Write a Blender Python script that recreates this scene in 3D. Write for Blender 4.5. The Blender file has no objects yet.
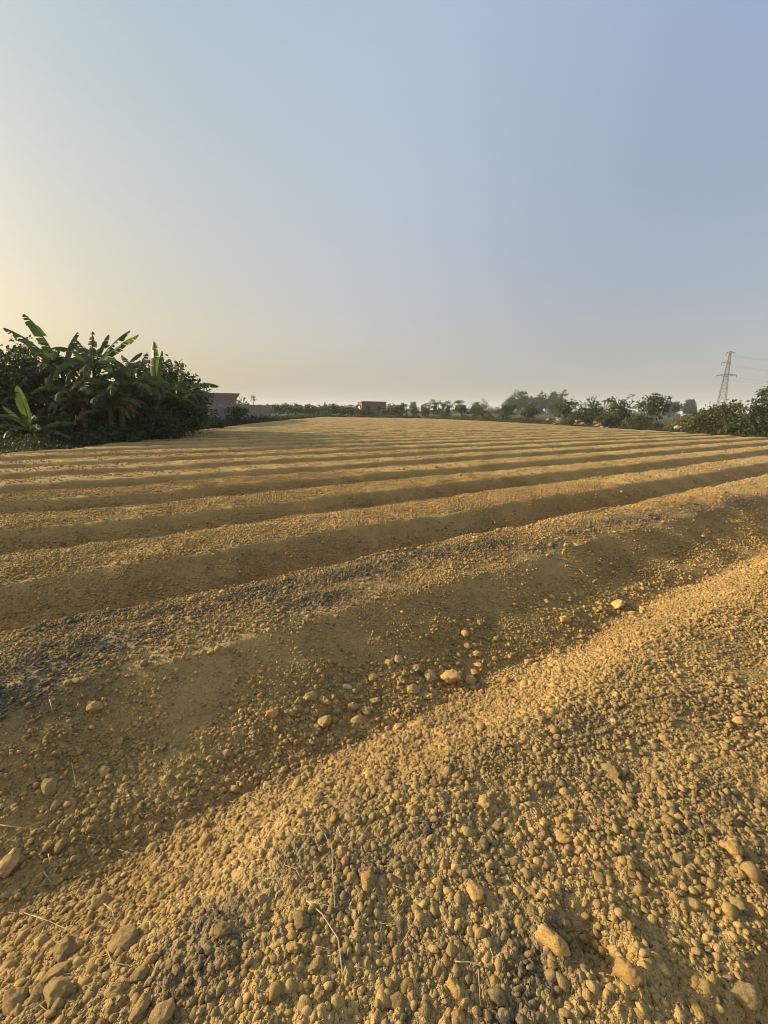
import bpy, bmesh, math, random
import numpy as np
from mathutils import Matrix, Vector, Euler

R = math.radians
sc = bpy.context.scene
COL = sc.collection
rng = np.random.default_rng(7)
random.seed(7)

# ------------------------------------------------------------------ camera
FPX, PITCH, ROLL = 440.0, R(12.93), R(0.89)
CREST = 0.25                      # bed tops stand this far above the furrow floors
CAM_Z = CREST + 1.30
cam_d = bpy.data.cameras.new('camera')
cam = bpy.data.objects.new('camera', cam_d)
COL.objects.link(cam)
cam_d.sensor_fit = 'VERTICAL'
cam_d.sensor_height = 24.0
cam_d.lens = FPX / 1024 * 24.0
cam_d.clip_start = 0.05
cam_d.clip_end = 9000
MC = Matrix.Rotation(math.pi / 2 - PITCH, 4, 'X') @ Matrix.Rotation(ROLL, 4, 'Z')
cam.matrix_world = Matrix.Translation((0, 0, CAM_Z)) @ MC
sc.camera = cam

# ------------------------------------------------------------------ light
SUN_AZ, SUN_EL = R(-80), R(17.5)    # azimuth from +Y towards +X
sun_d = bpy.data.lights.new('sun', 'SUN')
sun = bpy.data.objects.new('sun', sun_d)
COL.objects.link(sun)
sun_d.energy = 4.4
sun_d.angle = R(3.0)
sun_d.color = (1.0, 0.83, 0.56)
sv = Vector((math.sin(SUN_AZ) * math.cos(SUN_EL), math.cos(SUN_AZ) * math.cos(SUN_EL), math.sin(SUN_EL)))
sun.rotation_euler = sv.to_track_quat('Z', 'Y').to_euler()
sun.location = sv * 50

world = bpy.data.worlds.new('World')
sc.world = world
world.use_nodes = True
wn, wl = world.node_tree.nodes, world.node_tree.links
bgn = wn['Background']
sky = wn.new('ShaderNodeTexSky')
sky.sky_type = 'NISHITA'
sky.sun_disc = False
sky.sun_elevation = SUN_EL
sky.sun_rotation = SUN_AZ
sky.air_density = 1.0
sky.dust_density = 5.0
sky.ozone_density = 1.5
# thick evening haze evens the dome out: an even blue-grey veil on top of the clear-sky gradient
veil = wn.new('ShaderNodeMix')
veil.data_type = 'RGBA'
veil.blend_type = 'ADD'
veil.inputs[0].default_value = 1.0
wtc = wn.new('ShaderNodeTexCoord')
wsp = wn.new('ShaderNodeSeparateXYZ')
wl.new(wtc.outputs['Generated'], wsp.inputs[0])
def sky_ramp(stops):
    r_ = wn.new("ShaderNodeValToRGB")
    while len(r_.color_ramp.elements) < len(stops):
        r_.color_ramp.elements.new(0.5)
    for e_, (p_, c_) in zip(r_.color_ramp.elements, stops):
        e_.position = p_
        e_.color = (*c_, 1)
    wl.new(wsp.outputs[2], r_.inputs[0])
    return r_.outputs[0]
away = sky_ramp([(0.0, (.180, .178, .180)), (0.14, (.168, .170, .182)), (0.38, (.142, .180, .230)), (0.62, (.148, .206, .292))])
side = sky_ramp([(0.0, (.190, .176, .155)), (0.14, (.248, .225, .210)), (0.38, (.242, .266, .286)), (0.62, (.218, .280, .338))])
near_ = sky_ramp([(0.0, (.250, .185, .045)), (0.17, (.257, .198, .060)), (0.38, (.227, .224, .155)), (0.62, (.168, .230, .228))])
wdt = wn.new('ShaderNodeVectorMath')
wdt.operation = 'DOT_PRODUCT'
wl.new(wtc.outputs['Generated'], wdt.inputs[0])
wdt.inputs[1].default_value = sv
def sky_mix(lo, hi, a_, b_):
    mr_ = wn.new('ShaderNodeMapRange')
    mr_.interpolation_type = 'SMOOTHSTEP'
    mr_.inputs['From Min'].default_value = lo
    mr_.inputs['From Max'].default_value = hi
    wl.new(wdt.outputs['Value'], mr_.inputs['Value'])
    m_ = wn.new('ShaderNodeMix')
    m_.data_type = 'RGBA'
    wl.new(mr_.outputs[0], m_.inputs[0])
    wl.new(a_, m_.inputs[6])
    wl.new(b_, m_.inputs[7])
    return m_.outputs[2]
back = sky_ramp([(0.0, (.30, .26, .21)), (0.14, (.31, .28, .24)), (0.38, (.27, .28, .29)), (0.62, (.22, .27, .33))])  # unseen sky opposite the sun, brightened to lift the shaded slopes
away = sky_mix(-0.42, -0.85, away, back)
veil_col = sky_mix(0.15, 0.95, sky_mix(-0.3, 0.4, away, side), near_)
wsc = wn.new('ShaderNodeMix')
wsc.data_type = 'RGBA'
wsc.blend_type = 'MULTIPLY'
wsc.inputs[0].default_value = 1.0
wsc.inputs[7].default_value = (18.3, 18.3, 18.3, 1)
wl.new(veil_col, wsc.inputs[6])
wl.new(wsc.outputs[2], veil.inputs[7])
wl.new(sky.outputs[0], veil.inputs[6])
wl.new(veil.outputs[2], bgn.inputs[0])
bgn.inputs[1].default_value = 0.05
sc.view_settings.view_transform = 'Standard'
sc.view_settings.look = 'None'
sc.view_settings.exposure = 0.72
sc.view_settings.gamma = 1.0
sc.view_settings.use_curve_mapping = False
sc.cycles.use_denoising = True
sc.cycles.filter_width = 1.0
sc.cycles.max_bounces = 6
sc.cycles.diffuse_bounces = 3
sc.cycles.volume_bounces = 1
sc.cycles.transparent_max_bounces = 8

# ------------------------------------------------------------------ noise
def _hash(ix, iy, seed):
    with np.errstate(over='ignore'):
        h = (ix.astype(np.int64).astype(np.uint32) * np.uint32(374761393)
             + iy.astype(np.int64).astype(np.uint32) * np.uint32(668265263) + np.uint32((seed * 2654435761) & 0xffffffff))
        h = (h ^ (h >> np.uint32(13))) * np.uint32(1274126177)
        h = h ^ (h >> np.uint32(16))
        h = h * np.uint32(2246822519)
        h = h ^ (h >> np.uint32(15))
    return h.astype(np.float64) / 4294967296.0

def noise2(x, y, seed=0):
    """gradient noise, about -1..1"""
    x = np.asarray(x, float); y = np.asarray(y, float)
    ix, iy = np.floor(x), np.floor(y)
    fx, fy = x - ix, y - iy
    ux, uy = fx * fx * fx * (fx * (fx * 6 - 15) + 10), fy * fy * fy * (fy * (fy * 6 - 15) + 10)
    def g(a, b):
        an = _hash(ix + a, iy + b, seed) * 2 * np.pi
        return np.cos(an) * (fx - a) + np.sin(an) * (fy - b)
    n0 = g(0, 0) * (1 - ux) + g(1, 0) * ux
    n1 = g(0, 1) * (1 - ux) + g(1, 1) * ux
    return (n0 * (1 - uy) + n1 * uy) * 1.5

def fbm(x, y, seed=0, oct=3):
    s, a = 0, 1.0
    for o in range(oct):
        s = s + a * noise2(x * 2 ** o, y * 2 ** o, seed + o * 17)
        a *= 0.5
    return s

def lumps(x, y, seed=0, fill=0.8):
    """rounded crumbs: height 0..1 of domes with random radii, one candidate per cell"""
    ix, iy = np.floor(x), np.floor(y)
    out = np.zeros_like(x)
    for a in (-1, 0, 1):
        for b in (-1, 0, 1):
            cx, cy = ix + a, iy + b
            px = cx + _hash(cx, cy, seed + 1)
            py = cy + _hash(cx, cy, seed + 2)
            rr = 0.30 + 0.55 * _hash(cx, cy, seed + 3) ** 1.5
            on = _hash(cx, cy, seed + 4) < fill
            d2 = ((x - px) ** 2 + (y - py) ** 2) / (rr * rr)
            h = np.sqrt(np.maximum(0, 1 - d2)) * rr * on
            out = np.maximum(out, h)
    return out

def sstep(a, b, t):
    t = np.clip((t - a) / (b - a), 0, 1)
    return t * t * (3 - 2 * t)

# ------------------------------------------------------------------ the field
TH = R(54.9)
P0, PER = 1.071 * 1.30, 1.379 * 1.30
QX, QY = math.sin(TH), math.cos(TH)
NX, NY = -math.cos(TH), math.sin(TH)
FIELD = [(-10.9, -25), (-10.9, 12.4), (-10.25, 13.9), (-10.3, 15.5), (-10.8, 17.4), (-11.4, 21.5), (-11.7, 28.3), (-12.4, 38), (-13.1, 52), (-12.7, 67), (-12.7, 89), (7, 89.5), (13, 79), (17, 67.5), (20.5, 57), (22.3, 45.4), (24.0, 39), (24.1, 34), (24.6, 30), (28, 28.5), (36, 12), (42, -25)]

def inside_dist(x, y, poly):
    """signed distance to a polygon, positive inside"""
    x = np.asarray(x, float); y = np.asarray(y, float)
    d = np.full(x.shape, 1e9)
    ins = np.zeros(x.shape, bool)
    n = len(poly)
    for i in range(n):
        ax, ay = poly[i]; bx, by = poly[(i + 1) % n]
        ex, ey = bx - ax, by - ay
        t = np.clip(((x - ax) * ex + (y - ay) * ey) / (ex * ex + ey * ey), 0, 1)
        d = np.minimum(d, np.hypot(x - ax - t * ex, y - ay - t * ey))
        if ey != 0:
            c = ((ay > y) != (by > y)) & (x < ex * (y - ay) / ey + ax)
            ins ^= c
    return np.where(ins, d, -d)

def row_coords(x, y):
    p = x * NX + y * NY
    q = x * QX + y * QY
    k0 = np.round((p - P0 + 0.5) / PER)
    w = np.where(k0 < 1.5, 0.055, 0.03) * noise2(q * 0.45, k0 * 7.3, 5) + 0.05 * noise2(q * 0.13, k0 * 3.1, 6)
    w = w + np.where(k0 < 1.5, 0.06, 0.025) * noise2(x * 1.9, y * 1.9, 8) + 0.014 * noise2(x * 5.5, y * 5.5, 9)
    s = (p - P0 - w) / PER
    # the bed nearest the camera is broader than the rest
    t = s + 1
    wide = np.where(t < 0.30, t / 0.30 * 0.56, 0.56 + (t - 0.30) / 0.70 * 0.44) - 1
    s = np.where((t > 0) & (t < 1), wide, s)
    return p, q, s

def profile(s, x_=0.0, y_=0.0):
    t = s - np.floor(s)
    k = np.floor(s)
    up = 0.25 * sstep(0.24, 0.57, t) + 0.75 * np.clip((t - 0.27) / 0.255, 0, 1)
    a = np.where(k == -1, (t - 1) * 1.59, t)
    down_near = 1 - 1.14 * sstep(-0.27, 0.12, a) - 0.10 * noise2(x_ * 1.1, y_ * 1.1, 88) * sstep(-0.25, -0.05, a) * sstep(0.25, 0.05, a)
    up_near = -0.14 + 0.52 * np.clip((t - 0.09) / 0.27, 0, 1) + 0.62 * (0.4 * sstep(0.30, 0.57, t) + 0.6 * np.clip((t - 0.335) / 0.195, 0, 1))
    z = np.where(t < 0.25, 1 - sstep(-0.03, 0.22, t), up * (1 - 0.0395 * sstep(0.90, 1.0, t)))
    # the broad bed slopes off earlier on its far side
    z = np.where((k == 0) & (t < 0.60), np.maximum(up_near, down_near), z)
    z = np.where((k == -1) & (t > 0.72), down_near, z)
    dome = np.where(t > 0.5, np.sin(np.clip((t - 0.5) / 0.5, 0, 1) * np.pi), 0)
    return z, dome, t

def height(x, y, step=None):
    """world height of the ground; step = local mesh spacing (finer grain than that is left out)"""
    x = np.asarray(x, float); y = np.asarray(y, float)
    shp = x.shape
    x = x.ravel(); y = y.ravel()
    step = np.full(x.shape, 0.004) if step is None else np.broadcast_to(step, shp).ravel()
    fd = inside_dist(x, y, FIELD)
    fm = sstep(-0.1, 0.55, fd)
    p, q, s = row_coords(x, y)
    z, dome, t = profile(s, x, y)
    rk = np.floor(s)
    top = sstep(0.50, 0.60, t) + sstep(0.06, 0.0, t) + (rk == 0) * sstep(0.25, 0.15, t) * sstep(0.0, 0.06, t)
    furrow = sstep(0.10, 0.20, t) * sstep(0.46, 0.30, t)
    rough = np.clip(0.22 + 0.78 * top + 0.75 * furrow, 0, 1)
    hz = CREST * z * (1 + 0.10 * noise2(q * 0.6, rk * 5.7, 31)) + 0.012 * dome
    g = 0.020 * noise2(x * 2.6, y * 2.6, 11) * (0.4 + 0.6 * rough)
    def band(lam, amp, f):
        keep = np.clip(lam / (2.2 * step) - 0.6, 0, 1)
        m = keep > 0
        r = np.zeros_like(x)
        if m.any():
            r[m] = f(x[m] / lam, y[m] / lam) * amp * keep[m]
        return r
    g = g + band(0.17, 0.006, lambda a, b: noise2(a, b, 12)) * rough
    g = g + band(0.085, 0.008, lambda a, b: lumps(a, b, 41, 0.2)) * rough
    g = g + band(0.048, 0.008, lambda a, b: lumps(a + 0.3, b, 51, 0.35)) * rough
    g = g + band(0.026, 0.010, lambda a, b: lumps(a, b + 0.7, 61, 0.7)) * (0.22 + 0.78 * rough)
    g = g + band(0.013, 0.009, lambda a, b: lumps(a + 0.1, b + 0.4, 71, 0.9)) * (0.4 + 0.6 * rough)
    for (bx, by, br, bd) in DENTS:
        d = np.hypot(x - bx, y - by) / br
        hz = hz - bd * np.exp(-d * d * 1.6) + bd * 0.35 * np.exp(-((d - 1.5) / 0.45) ** 2)
    verge = 0.16 + 0.12 * noise2(x * 0.5, y * 0.5, 21) + 0.05 * noise2(x * 1.7, y * 1.7, 22)
    far = sstep(120, 400, np.hypot(x, y))
    verge = verge * (1 - far) + 0.2 * far
    return (fm * (hz + g) + (1 - fm) * verge).reshape(shp)

# the camera's rays, to set things on the real ground where the photograph shows them
def ray(px, py):
    v = MC.to_3x3() @ Vector(((px - 384) / FPX, -(py - 512) / FPX, -1))
    return v.normalized()

def on_ground(px, py):
    d = ray(px, py)
    t = np.linspace(0.6, 60, 12000)
    t = 0.6 * (100 ** np.linspace(0, 1, 9000))
    X, Y, Z = d.x * t, d.y * t, CAM_Z + d.z * t
    hz = height(X, Y, 0.02 + 0 * t)
    i = int(np.argmax(Z < hz))
    return Vector((X[i], Y[i], hz[i])), t[i]

def at(px, Y):
    """ground point at forward distance Y in the direction of picture column px (on the horizon)"""
    d = ray(px, 411 + 0.0155 * (px - 384))
    return d.x / d.y * Y

def top_z(px, py, Y):
    d = ray(px, py)
    return CAM_Z + d.z / d.y * Y

DENTS = []
_d = [on_ground(590, 940), on_ground(420, 655)]
DENTS = [(_d[0][0].x, _d[0][0].y, 0.075, 0.045)]

# dark ash-grey grit lying on the beds: (px, py, half length along the row, half width across, strength)
ASH = []
for (px, py, a, b, w) in [(5, 700, .35, .13, 1.0), (30, 668, .55, .17, 1.0), (85, 622, .50, .12, .9), (75, 645, .4, .12, 1.0), (130, 640, .35, .11, 1.0), (165, 612, .4, .12, .7), (215, 608, .4, .14, .8),
                          (268, 590, .40, .17, .95), (320, 600, .3, .11, 1.0), (352, 573, .45, .14, .85), (400, 562, .5, .16, .8), (440, 553, .55, .16, .95), (490, 545, .5, .16, .95),
                          (545, 547, .25, .10, 1.2), (580, 532, .6, .15, .7), (620, 520, .8, .18, .85), (660, 516, .5, .1, 1.0), (690, 508, .8, .17, .9), (735, 500, .8, .15, .8),
                          (420, 835, .16, .07, .9), (360, 800, .15, .10, .6), (380, 870, .12, .10, .8), (215, 920, .12, .09, 1.0), (205, 960, .14, .09, 1.0),
                          (530, 960, .14, .10, 1.1), (515, 1010, .15, .07, .9), (470, 760, .25, .12, .5), (600, 720, .35, .14, .65), (700, 700, .35, .12, .6),
                          (620, 800, .3, .1, .5), (720, 800, .25, .1, .5), (680, 830, .14, .08, .6), (440, 720, .14, .06, .8), (660, 650, .35, .1, .5), (740, 640, .3, .1, .5),
                          (490, 880, .18, .1, .5), (300, 860, .14, .1, .6), (90, 1010, .12, .1, .4), (560, 770, .2, .1, .4), (430, 960, .14, .1, .5), (345, 895, .14, .09, .7)]:
    v, _ = on_ground(px, py)
    far_ = py < 715 and not (px > 650 and py > 620) and px < 760
    ASH.append((v.x * NX + v.y * NY, v.x * QX + v.y * QY, a * (1.15 if far_ else 1), b * (1.25 if far_ else 1), w * ((.82 if px < 240 else 1.15) if far_ else .75)))

def ash_at(x, y):
    p = x * NX + y * NY
    q = x * QX + y * QY
    m = np.zeros_like(x)
    for (bp, bq, a, b, w) in ASH:
        d2 = ((q - bq) / a) ** 2 + ((p - bp) / b) ** 2
        m = np.maximum(m, w * np.exp(-d2))
    n = 0.5 + 0.5 * noise2(x * 9, y * 9, 91) + 0.35 * noise2(x * 28, y * 28, 92)
    return np.clip(m * (0.45 + 1.25 * n), 0, 1)

# ------------------------------------------------------------------ materials
def mat(name):
    m = bpy.data.materials.new(name)
    m.use_nodes = True
    nt = m.node_tree
    b = nt.nodes['Principled BSDF']
    return m, nt, b

def nd(nt, typ, **kw):
    n = nt.nodes.new(typ)
    for k, v in kw.items():
        setattr(n, k, v)
    return n

def mixc(nt, fac, a, b, blend='MIX'):
    n = nt.nodes.new('ShaderNodeMix')
    n.data_type = 'RGBA'
    n.blend_type = blend
    for i, v in ((0, fac), (6, a), (7, b)):
        if isinstance(v, (int, float)):
            n.inputs[i].default_value = v
        elif isinstance(v, tuple):
            n.inputs[i].default_value = (*v, 1) if len(v) == 3 else v
        else:
            nt.links.new(v, n.inputs[i])
    return n.outputs[2]

def noise_node(nt, vec, scale, detail=4, rough=0.6):
    n = nt.nodes.new('ShaderNodeTexNoise')
    n.inputs['Scale'].default_value = scale
    n.inputs['Detail'].default_value = detail
    n.inputs['Roughness'].default_value = rough
    nt.links.new(vec, n.inputs['Vector'])
    return n.outputs['Fac']

def ramp(nt, fac, stops):
    n = nt.nodes.new('ShaderNodeValToRGB')
    cr = n.color_ramp
    while len(cr.elements) < len(stops):
        cr.elements.new(0.5)
    for e, (p, c) in zip(cr.elements, stops):
        e.position = p
        e.color = (*c, 1) if len(c) == 3 else c
    nt.links.new(fac, n.inputs[0])
    return n.outputs[0]

SOIL_A, SOIL_B, SOIL_C = (0.485, 0.318, 0.120), (0.33, 0.210, 0.078), (0.56, 0.382, 0.155)
ASHC = (0.076, 0.071, 0.062)

def soil_color(nt, vec, tint_attr=True):
    n1 = noise_node(nt, vec, 1.3, 5, 0.65)
    n2 = noise_node(nt, vec, 22, 6, 0.7)
    c = mixc(nt, ramp(nt, n1, [(0.35, (0, 0, 0)), (0.65, (1, 1, 1))]), SOIL_B, SOIL_A)
    c = mixc(nt, ramp(nt, n2, [(0.45, (0, 0, 0)), (0.75, (0.8, 0.8, 0.8))]), c, SOIL_C)
    if tint_attr:
        a = nd(nt, 'ShaderNodeAttribute', attribute_name='tint')
        c = mixc(nt, a.outputs['Fac'], mixc(nt, 1.0, c, (0.70, 0.68, 0.66), 'MULTIPLY'), mixc(nt, 1.0, c, (1.2, 1.19, 1.17), 'MULTIPLY'))
    s = nd(nt, 'ShaderNodeAttribute', attribute_name='ash')
    n3 = noise_node(nt, vec, 90, 3, 0.6)
    f = nd(nt, 'ShaderNodeMath', operation='MULTIPLY')
    nt.links.new(s.outputs['Fac'], f.inputs[0])
    nt.links.new(ramp(nt, n3, [(0.38, (0.45, 0.45, 0.45)), (0.58, (1, 1, 1))]), f.inputs[1])
    return mixc(nt, f.outputs[0], c, ASHC)

def bump(nt, b, vec, scales, dist=0.004, strength=0.7):
    prev = None
    for sclr, d in scales:
        bn = nd(nt, 'ShaderNodeBump')
        bn.inputs['Strength'].default_value = strength
        bn.inputs['Distance'].default_value = d
        nt.links.new(noise_node(nt, vec, sclr, 5, 0.65), bn.inputs['Height'])
        if prev:
            nt.links.new(prev, bn.inputs['Normal'])
        prev = bn.outputs[0]
    nt.links.new(prev, b.inputs['Normal'])

m_soil, nt, b = mat('field_soil')
geo = nd(nt, 'ShaderNodeNewGeometry')
vec = geo.outputs['Position']
c_soil = soil_color(nt, vec, False)
g1 = noise_node(nt, vec, 0.7, 6, 0.7)
c_verge = ramp(nt, g1, [(0.3, (0.085, 0.065, 0.03)), (0.5, (0.06, 0.065, 0.02)), (0.7, (0.05, 0.07, 0.018))])
fa = nd(nt, 'ShaderNodeAttribute', attribute_name='field')
# bed tops painted lighter, flanks and furrows darker, to deepen the sun-and-shade stripes
da = nd(nt, 'ShaderNodeAttribute', attribute_name='lit_top')
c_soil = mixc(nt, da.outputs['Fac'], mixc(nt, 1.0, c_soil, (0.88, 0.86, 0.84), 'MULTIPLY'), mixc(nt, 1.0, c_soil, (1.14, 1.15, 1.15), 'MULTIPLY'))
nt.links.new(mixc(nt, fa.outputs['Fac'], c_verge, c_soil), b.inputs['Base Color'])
b.inputs['Roughness'].default_value = 0.95
b.inputs['Specular IOR Level'].default_value = 0.15
def grain(nt, vec, scale, dist, prev=None):
    vo = nd(nt, 'ShaderNodeTexVoronoi', feature='SMOOTH_F1')
    vo.inputs['Scale'].default_value = scale
    vo.inputs['Smoothness'].default_value = 0.15
    # wobble the cells so that they do not read as a regular pattern
    nz = nd(nt, 'ShaderNodeTexNoise')
    nz.inputs['Scale'].default_value = scale * 1.7
    nt.links.new(vec, nz.inputs['Vector'])
    vm = nd(nt, 'ShaderNodeVectorMath', operation='MULTIPLY_ADD')
    nt.links.new(nz.outputs['Color'], vm.inputs[0])
    vm.inputs[1].default_value = (0.5 / scale,) * 3
    nt.links.new(vec, vm.inputs[2])
    nt.links.new(vm.outputs[0], vo.inputs['Vector'])
    bn = nd(nt, 'ShaderNodeBump')
    bn.invert = True
    bn.inputs['Strength'].default_value = 0.8
    bn.inputs['Distance'].default_value = dist
    nt.links.new(vo.outputs['Distance'], bn.inputs['Height'])
    if prev is not None:
        nt.links.new(prev, bn.inputs['Normal'])
    return bn.outputs[0]
gr = grain(nt, vec, 38, 0.013)
gr = grain(nt, vec, 95, 0.007, gr)
gr = grain(nt, vec, 210, 0.004, gr)
nt.links.new(gr, b.inputs['Normal'])

m_clod, nt, b = mat('clod_soil')
geo = nd(nt, 'ShaderNodeNewGeometry')
c = soil_color(nt, geo.outputs['Position'], True)
nt.links.new(c, b.inputs['Base Color'])
b.inputs['Roughness'].default_value = 0.95
b.inputs['Specular IOR Level'].default_value = 0.15
bump(nt, b, geo.outputs['Position'], [(150, 0.006), (450, 0.0025)], strength=0.8)

def clod_object_mat(name, mul):
    m, nt, b = mat(name)
    tc = nd(nt, 'ShaderNodeTexCoord')
    oi = nd(nt, 'ShaderNodeObjectInfo')
    n1 = noise_node(nt, tc.outputs['Object'], 1.6, 6, 0.7)
    c = mixc(nt, ramp(nt, n1, [(0.3, (0, 0, 0)), (0.7, (1, 1, 1))]), SOIL_B, SOIL_C)
    c = mixc(nt, oi.outputs['Random'], mixc(nt, 1.0, c, tuple(v * 0.78 for v in mul), 'MULTIPLY'), mixc(nt, 1.0, c, tuple(v * 1.15 for v in mul), 'MULTIPLY'))
    nt.links.new(c, b.inputs['Base Color'])
    b.inputs['Roughness'].default_value = 0.95
    b.inputs['Specular IOR Level'].default_value = 0.15
    bump(nt, b, tc.outputs['Object'], [(2.5, 0.008), (7, 0.005), (20, 0.002)], strength=0.8)
    return m
m_lump = clod_object_mat('clod_earth', (1.05, 1.05, 1.08))
m_lump_orange = clod_object_mat('clod_orange', (1.28, 1.17, 1.05))
m_lump_grey = clod_object_mat('clod_grey', (1.12, 1.18, 1.5))
m_lump_pale = clod_object_mat('pebble_pale', (1.5, 1.75, 2.6))

def flat_mat(name, c1, c2, scale=3.0, rough=0.85, coords='Object', bmp=None):
    m, nt, b = mat(name)
    tc = nd(nt, 'ShaderNodeTexCoord')
    n1 = noise_node(nt, tc.outputs[coords], scale, 6, 0.65)
    nt.links.new(mixc(nt, ramp(nt, n1, [(0.35, (0, 0, 0)), (0.65, (1, 1, 1))]), c1, c2), b.inputs['Base Color'])
    b.inputs['Roughness'].default_value = rough
    b.inputs['Specular IOR Level'].default_value = 0.25
    if bmp:
        bump(nt, b, tc.outputs[coords], [(bmp[0], bmp[1])], strength=0.6)
    return m

def leaf_mat(name, c1, c2, transl=0.30, rough=0.55):
    m, nt, b = mat(name)
    a = nd(nt, 'ShaderNodeAttribute', attribute_name='tint')
    col = mixc(nt, a.outputs['Fac'], c1, c2)
    nt.links.new(col, b.inputs['Base Color'])
    b.inputs['Roughness'].default_value = rough
    b.inputs['Specular IOR Level'].default_value = 0.3
    tr = nd(nt, 'ShaderNodeBsdfTranslucent')
    nt.links.new(mixc(nt, 1.0, col, (1.5, 1.7, 0.6), 'MULTIPLY'), tr.inputs['Color'])
    mx = nd(nt, 'ShaderNodeMixShader')
    mx.inputs[0].default_value = transl
    nt.links.new(b.outputs[0], mx.inputs[1])
    nt.links.new(tr.outputs[0], mx.inputs[2])
    nt.links.new(mx.outputs[0], nt.nodes['Material Output'].inputs['Surface'])
    return m

M = {
    'straw': flat_mat('dry_straw', (0.40, 0.30, 0.145), (0.54, 0.42, 0.22), 20, 0.8),
    'twig': flat_mat('brown_twig', (0.20, 0.14, 0.075), (0.30, 0.22, 0.12), 20, 0.85),
    'bark': flat_mat('bark', (0.09, 0.07, 0.05), (0.16, 0.13, 0.10), 6, 0.95),
    'stem': flat_mat('banana_stem', (0.05, 0.042, 0.016), (0.10, 0.080, 0.034), 4, 0.8),
    'leaf_dark': leaf_mat('leaf_dark', (0.022, 0.036, 0.010), (0.055, 0.080, 0.022), 0.2),
    'leaf_mid': leaf_mat('leaf_mid', (0.026, 0.040, 0.011), (0.065, 0.082, 0.024), 0.22),
    'leaf_olive': leaf_mat('leaf_olive', (0.038, 0.046, 0.014), (0.098, 0.100, 0.034), 0.22),
    'leaf_far': leaf_mat('leaf_far', (0.032, 0.046, 0.018), (0.06, 0.080, 0.030), 0.15),
    'leaf_weed': leaf_mat('leaf_weed', (0.030, 0.034, 0.012), (0.095, 0.092, 0.036), 0.2),
    'leaf_dry': leaf_mat('leaf_dry', (0.11, 0.080, 0.045), (0.24, 0.19, 0.11), 0.15),
    'banana': leaf_mat('banana_leaf', (0.040, 0.058, 0.016), (0.100, 0.124, 0.038), 0.35, 0.58),
    'banana_young': leaf_mat('banana_leaf_young', (0.090, 0.125, 0.028), (0.140, 0.175, 0.048), 0.42, 0.45),
    'banana_dry': leaf_mat('banana_leaf_dry', (0.07, 0.050, 0.026), (0.14, 0.10, 0.055), 0.15, 0.8),
    'rib': flat_mat('banana_rib', (0.07, 0.09, 0.028), (0.10, 0.125, 0.04), 4, 0.85),
    'block': flat_mat('grey_block', (0.20, 0.18, 0.165), (0.30, 0.275, 0.255), 2.0, 0.95),
    'roof_red': flat_mat('dark_red_roof', (0.020, 0.009, 0.008), (0.038, 0.016, 0.013), 1.5, 0.9),
    'white': flat_mat('white_paint', (0.68, 0.68, 0.66), (0.80, 0.80, 0.78), 2, 0.6),
    'brick_red': flat_mat('red_brick', (0.34, 0.12, 0.07), (0.44, 0.17, 0.10), 2.5, 0.9),
    'dark': flat_mat('dark_opening', (0.02, 0.02, 0.02), (0.035, 0.033, 0.03), 2, 0.6),
    'concrete': flat_mat('concrete', (0.26, 0.25, 0.235), (0.36, 0.34, 0.32), 1.5, 0.95),
    'concrete_pale': flat_mat('pale_render', (0.42, 0.41, 0.38), (0.60, 0.58, 0.55), 1.5, 0.9),
    'steel': flat_mat('galvanised_steel', (0.10, 0.104, 0.108), (0.15, 0.154, 0.158), 0.6, 0.7),
    'cable': flat_mat('cable', (0.06, 0.06, 0.065), (0.09, 0.09, 0.095), 1, 0.5),
    'rubble': flat_mat('rubble_stone', (0.22, 0.14, 0.09), (0.36, 0.25, 0.17), 3, 0.95),
    'rubble_grey': flat_mat('rubble_grey', (0.22, 0.19, 0.16), (0.36, 0.32, 0.27), 3, 0.95),
}

# ------------------------------------------------------------------ builders
def link(name, me, m=None, parent=None):
    o = bpy.data.objects.new(name, me)
    COL.objects.link(o)
    if m is not None and me is not None and len(me.materials) == 0:
        me.materials.append(m)
    if parent is not None:
        o.parent = parent
    return o

def tag(o, label=None, cat=None, group=None, kind=None):
    if label: o['label'] = label
    if cat: o['category'] = cat
    if group: o['group'] = group
    if kind: o['kind'] = kind
    return o

def empty(name, loc, rz=0.0):
    o = bpy.data.objects.new(name, None)
    COL.objects.link(o)
    o.location = loc
    o.rotation_euler = (0, 0, rz)
    o.empty_display_size = 0.2
    return o

def np_mesh(name, V, F, smooth=True, attrs=None):
    """V (n,3), F list of (m,k) int arrays (k = 3 or 4)"""
    V = np.asarray(V, np.float32)
    if not isinstance(F, list): F = [F]
    me = bpy.data.meshes.new(name)
    me.vertices.add(len(V))
    me.vertices.foreach_set('co', V.ravel())
    nl = sum(f.size for f in F)
    me.loops.add(nl)
    me.loops.foreach_set('vertex_index', np.concatenate([f.ravel() for f in F]).astype(np.int32))
    tot = np.concatenate([np.full(len(f), f.shape[1], np.int32) for f in F])
    st = np.concatenate([[0], np.cumsum(tot)[:-1]]).astype(np.int32)
    me.polygons.add(len(tot))
    me.polygons.foreach_set('loop_start', st)
    me.polygons.foreach_set('loop_total', tot)
    if smooth:
        me.polygons.foreach_set('use_smooth', np.ones(len(tot), bool))
    for k, a in (attrs or {}).items():
        at_ = me.attributes.new(k, 'FLOAT', 'POINT')
        at_.data.foreach_set('value', np.asarray(a, np.float32))
    me.update(calc_edges=True)
    me.validate()
    return me

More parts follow.
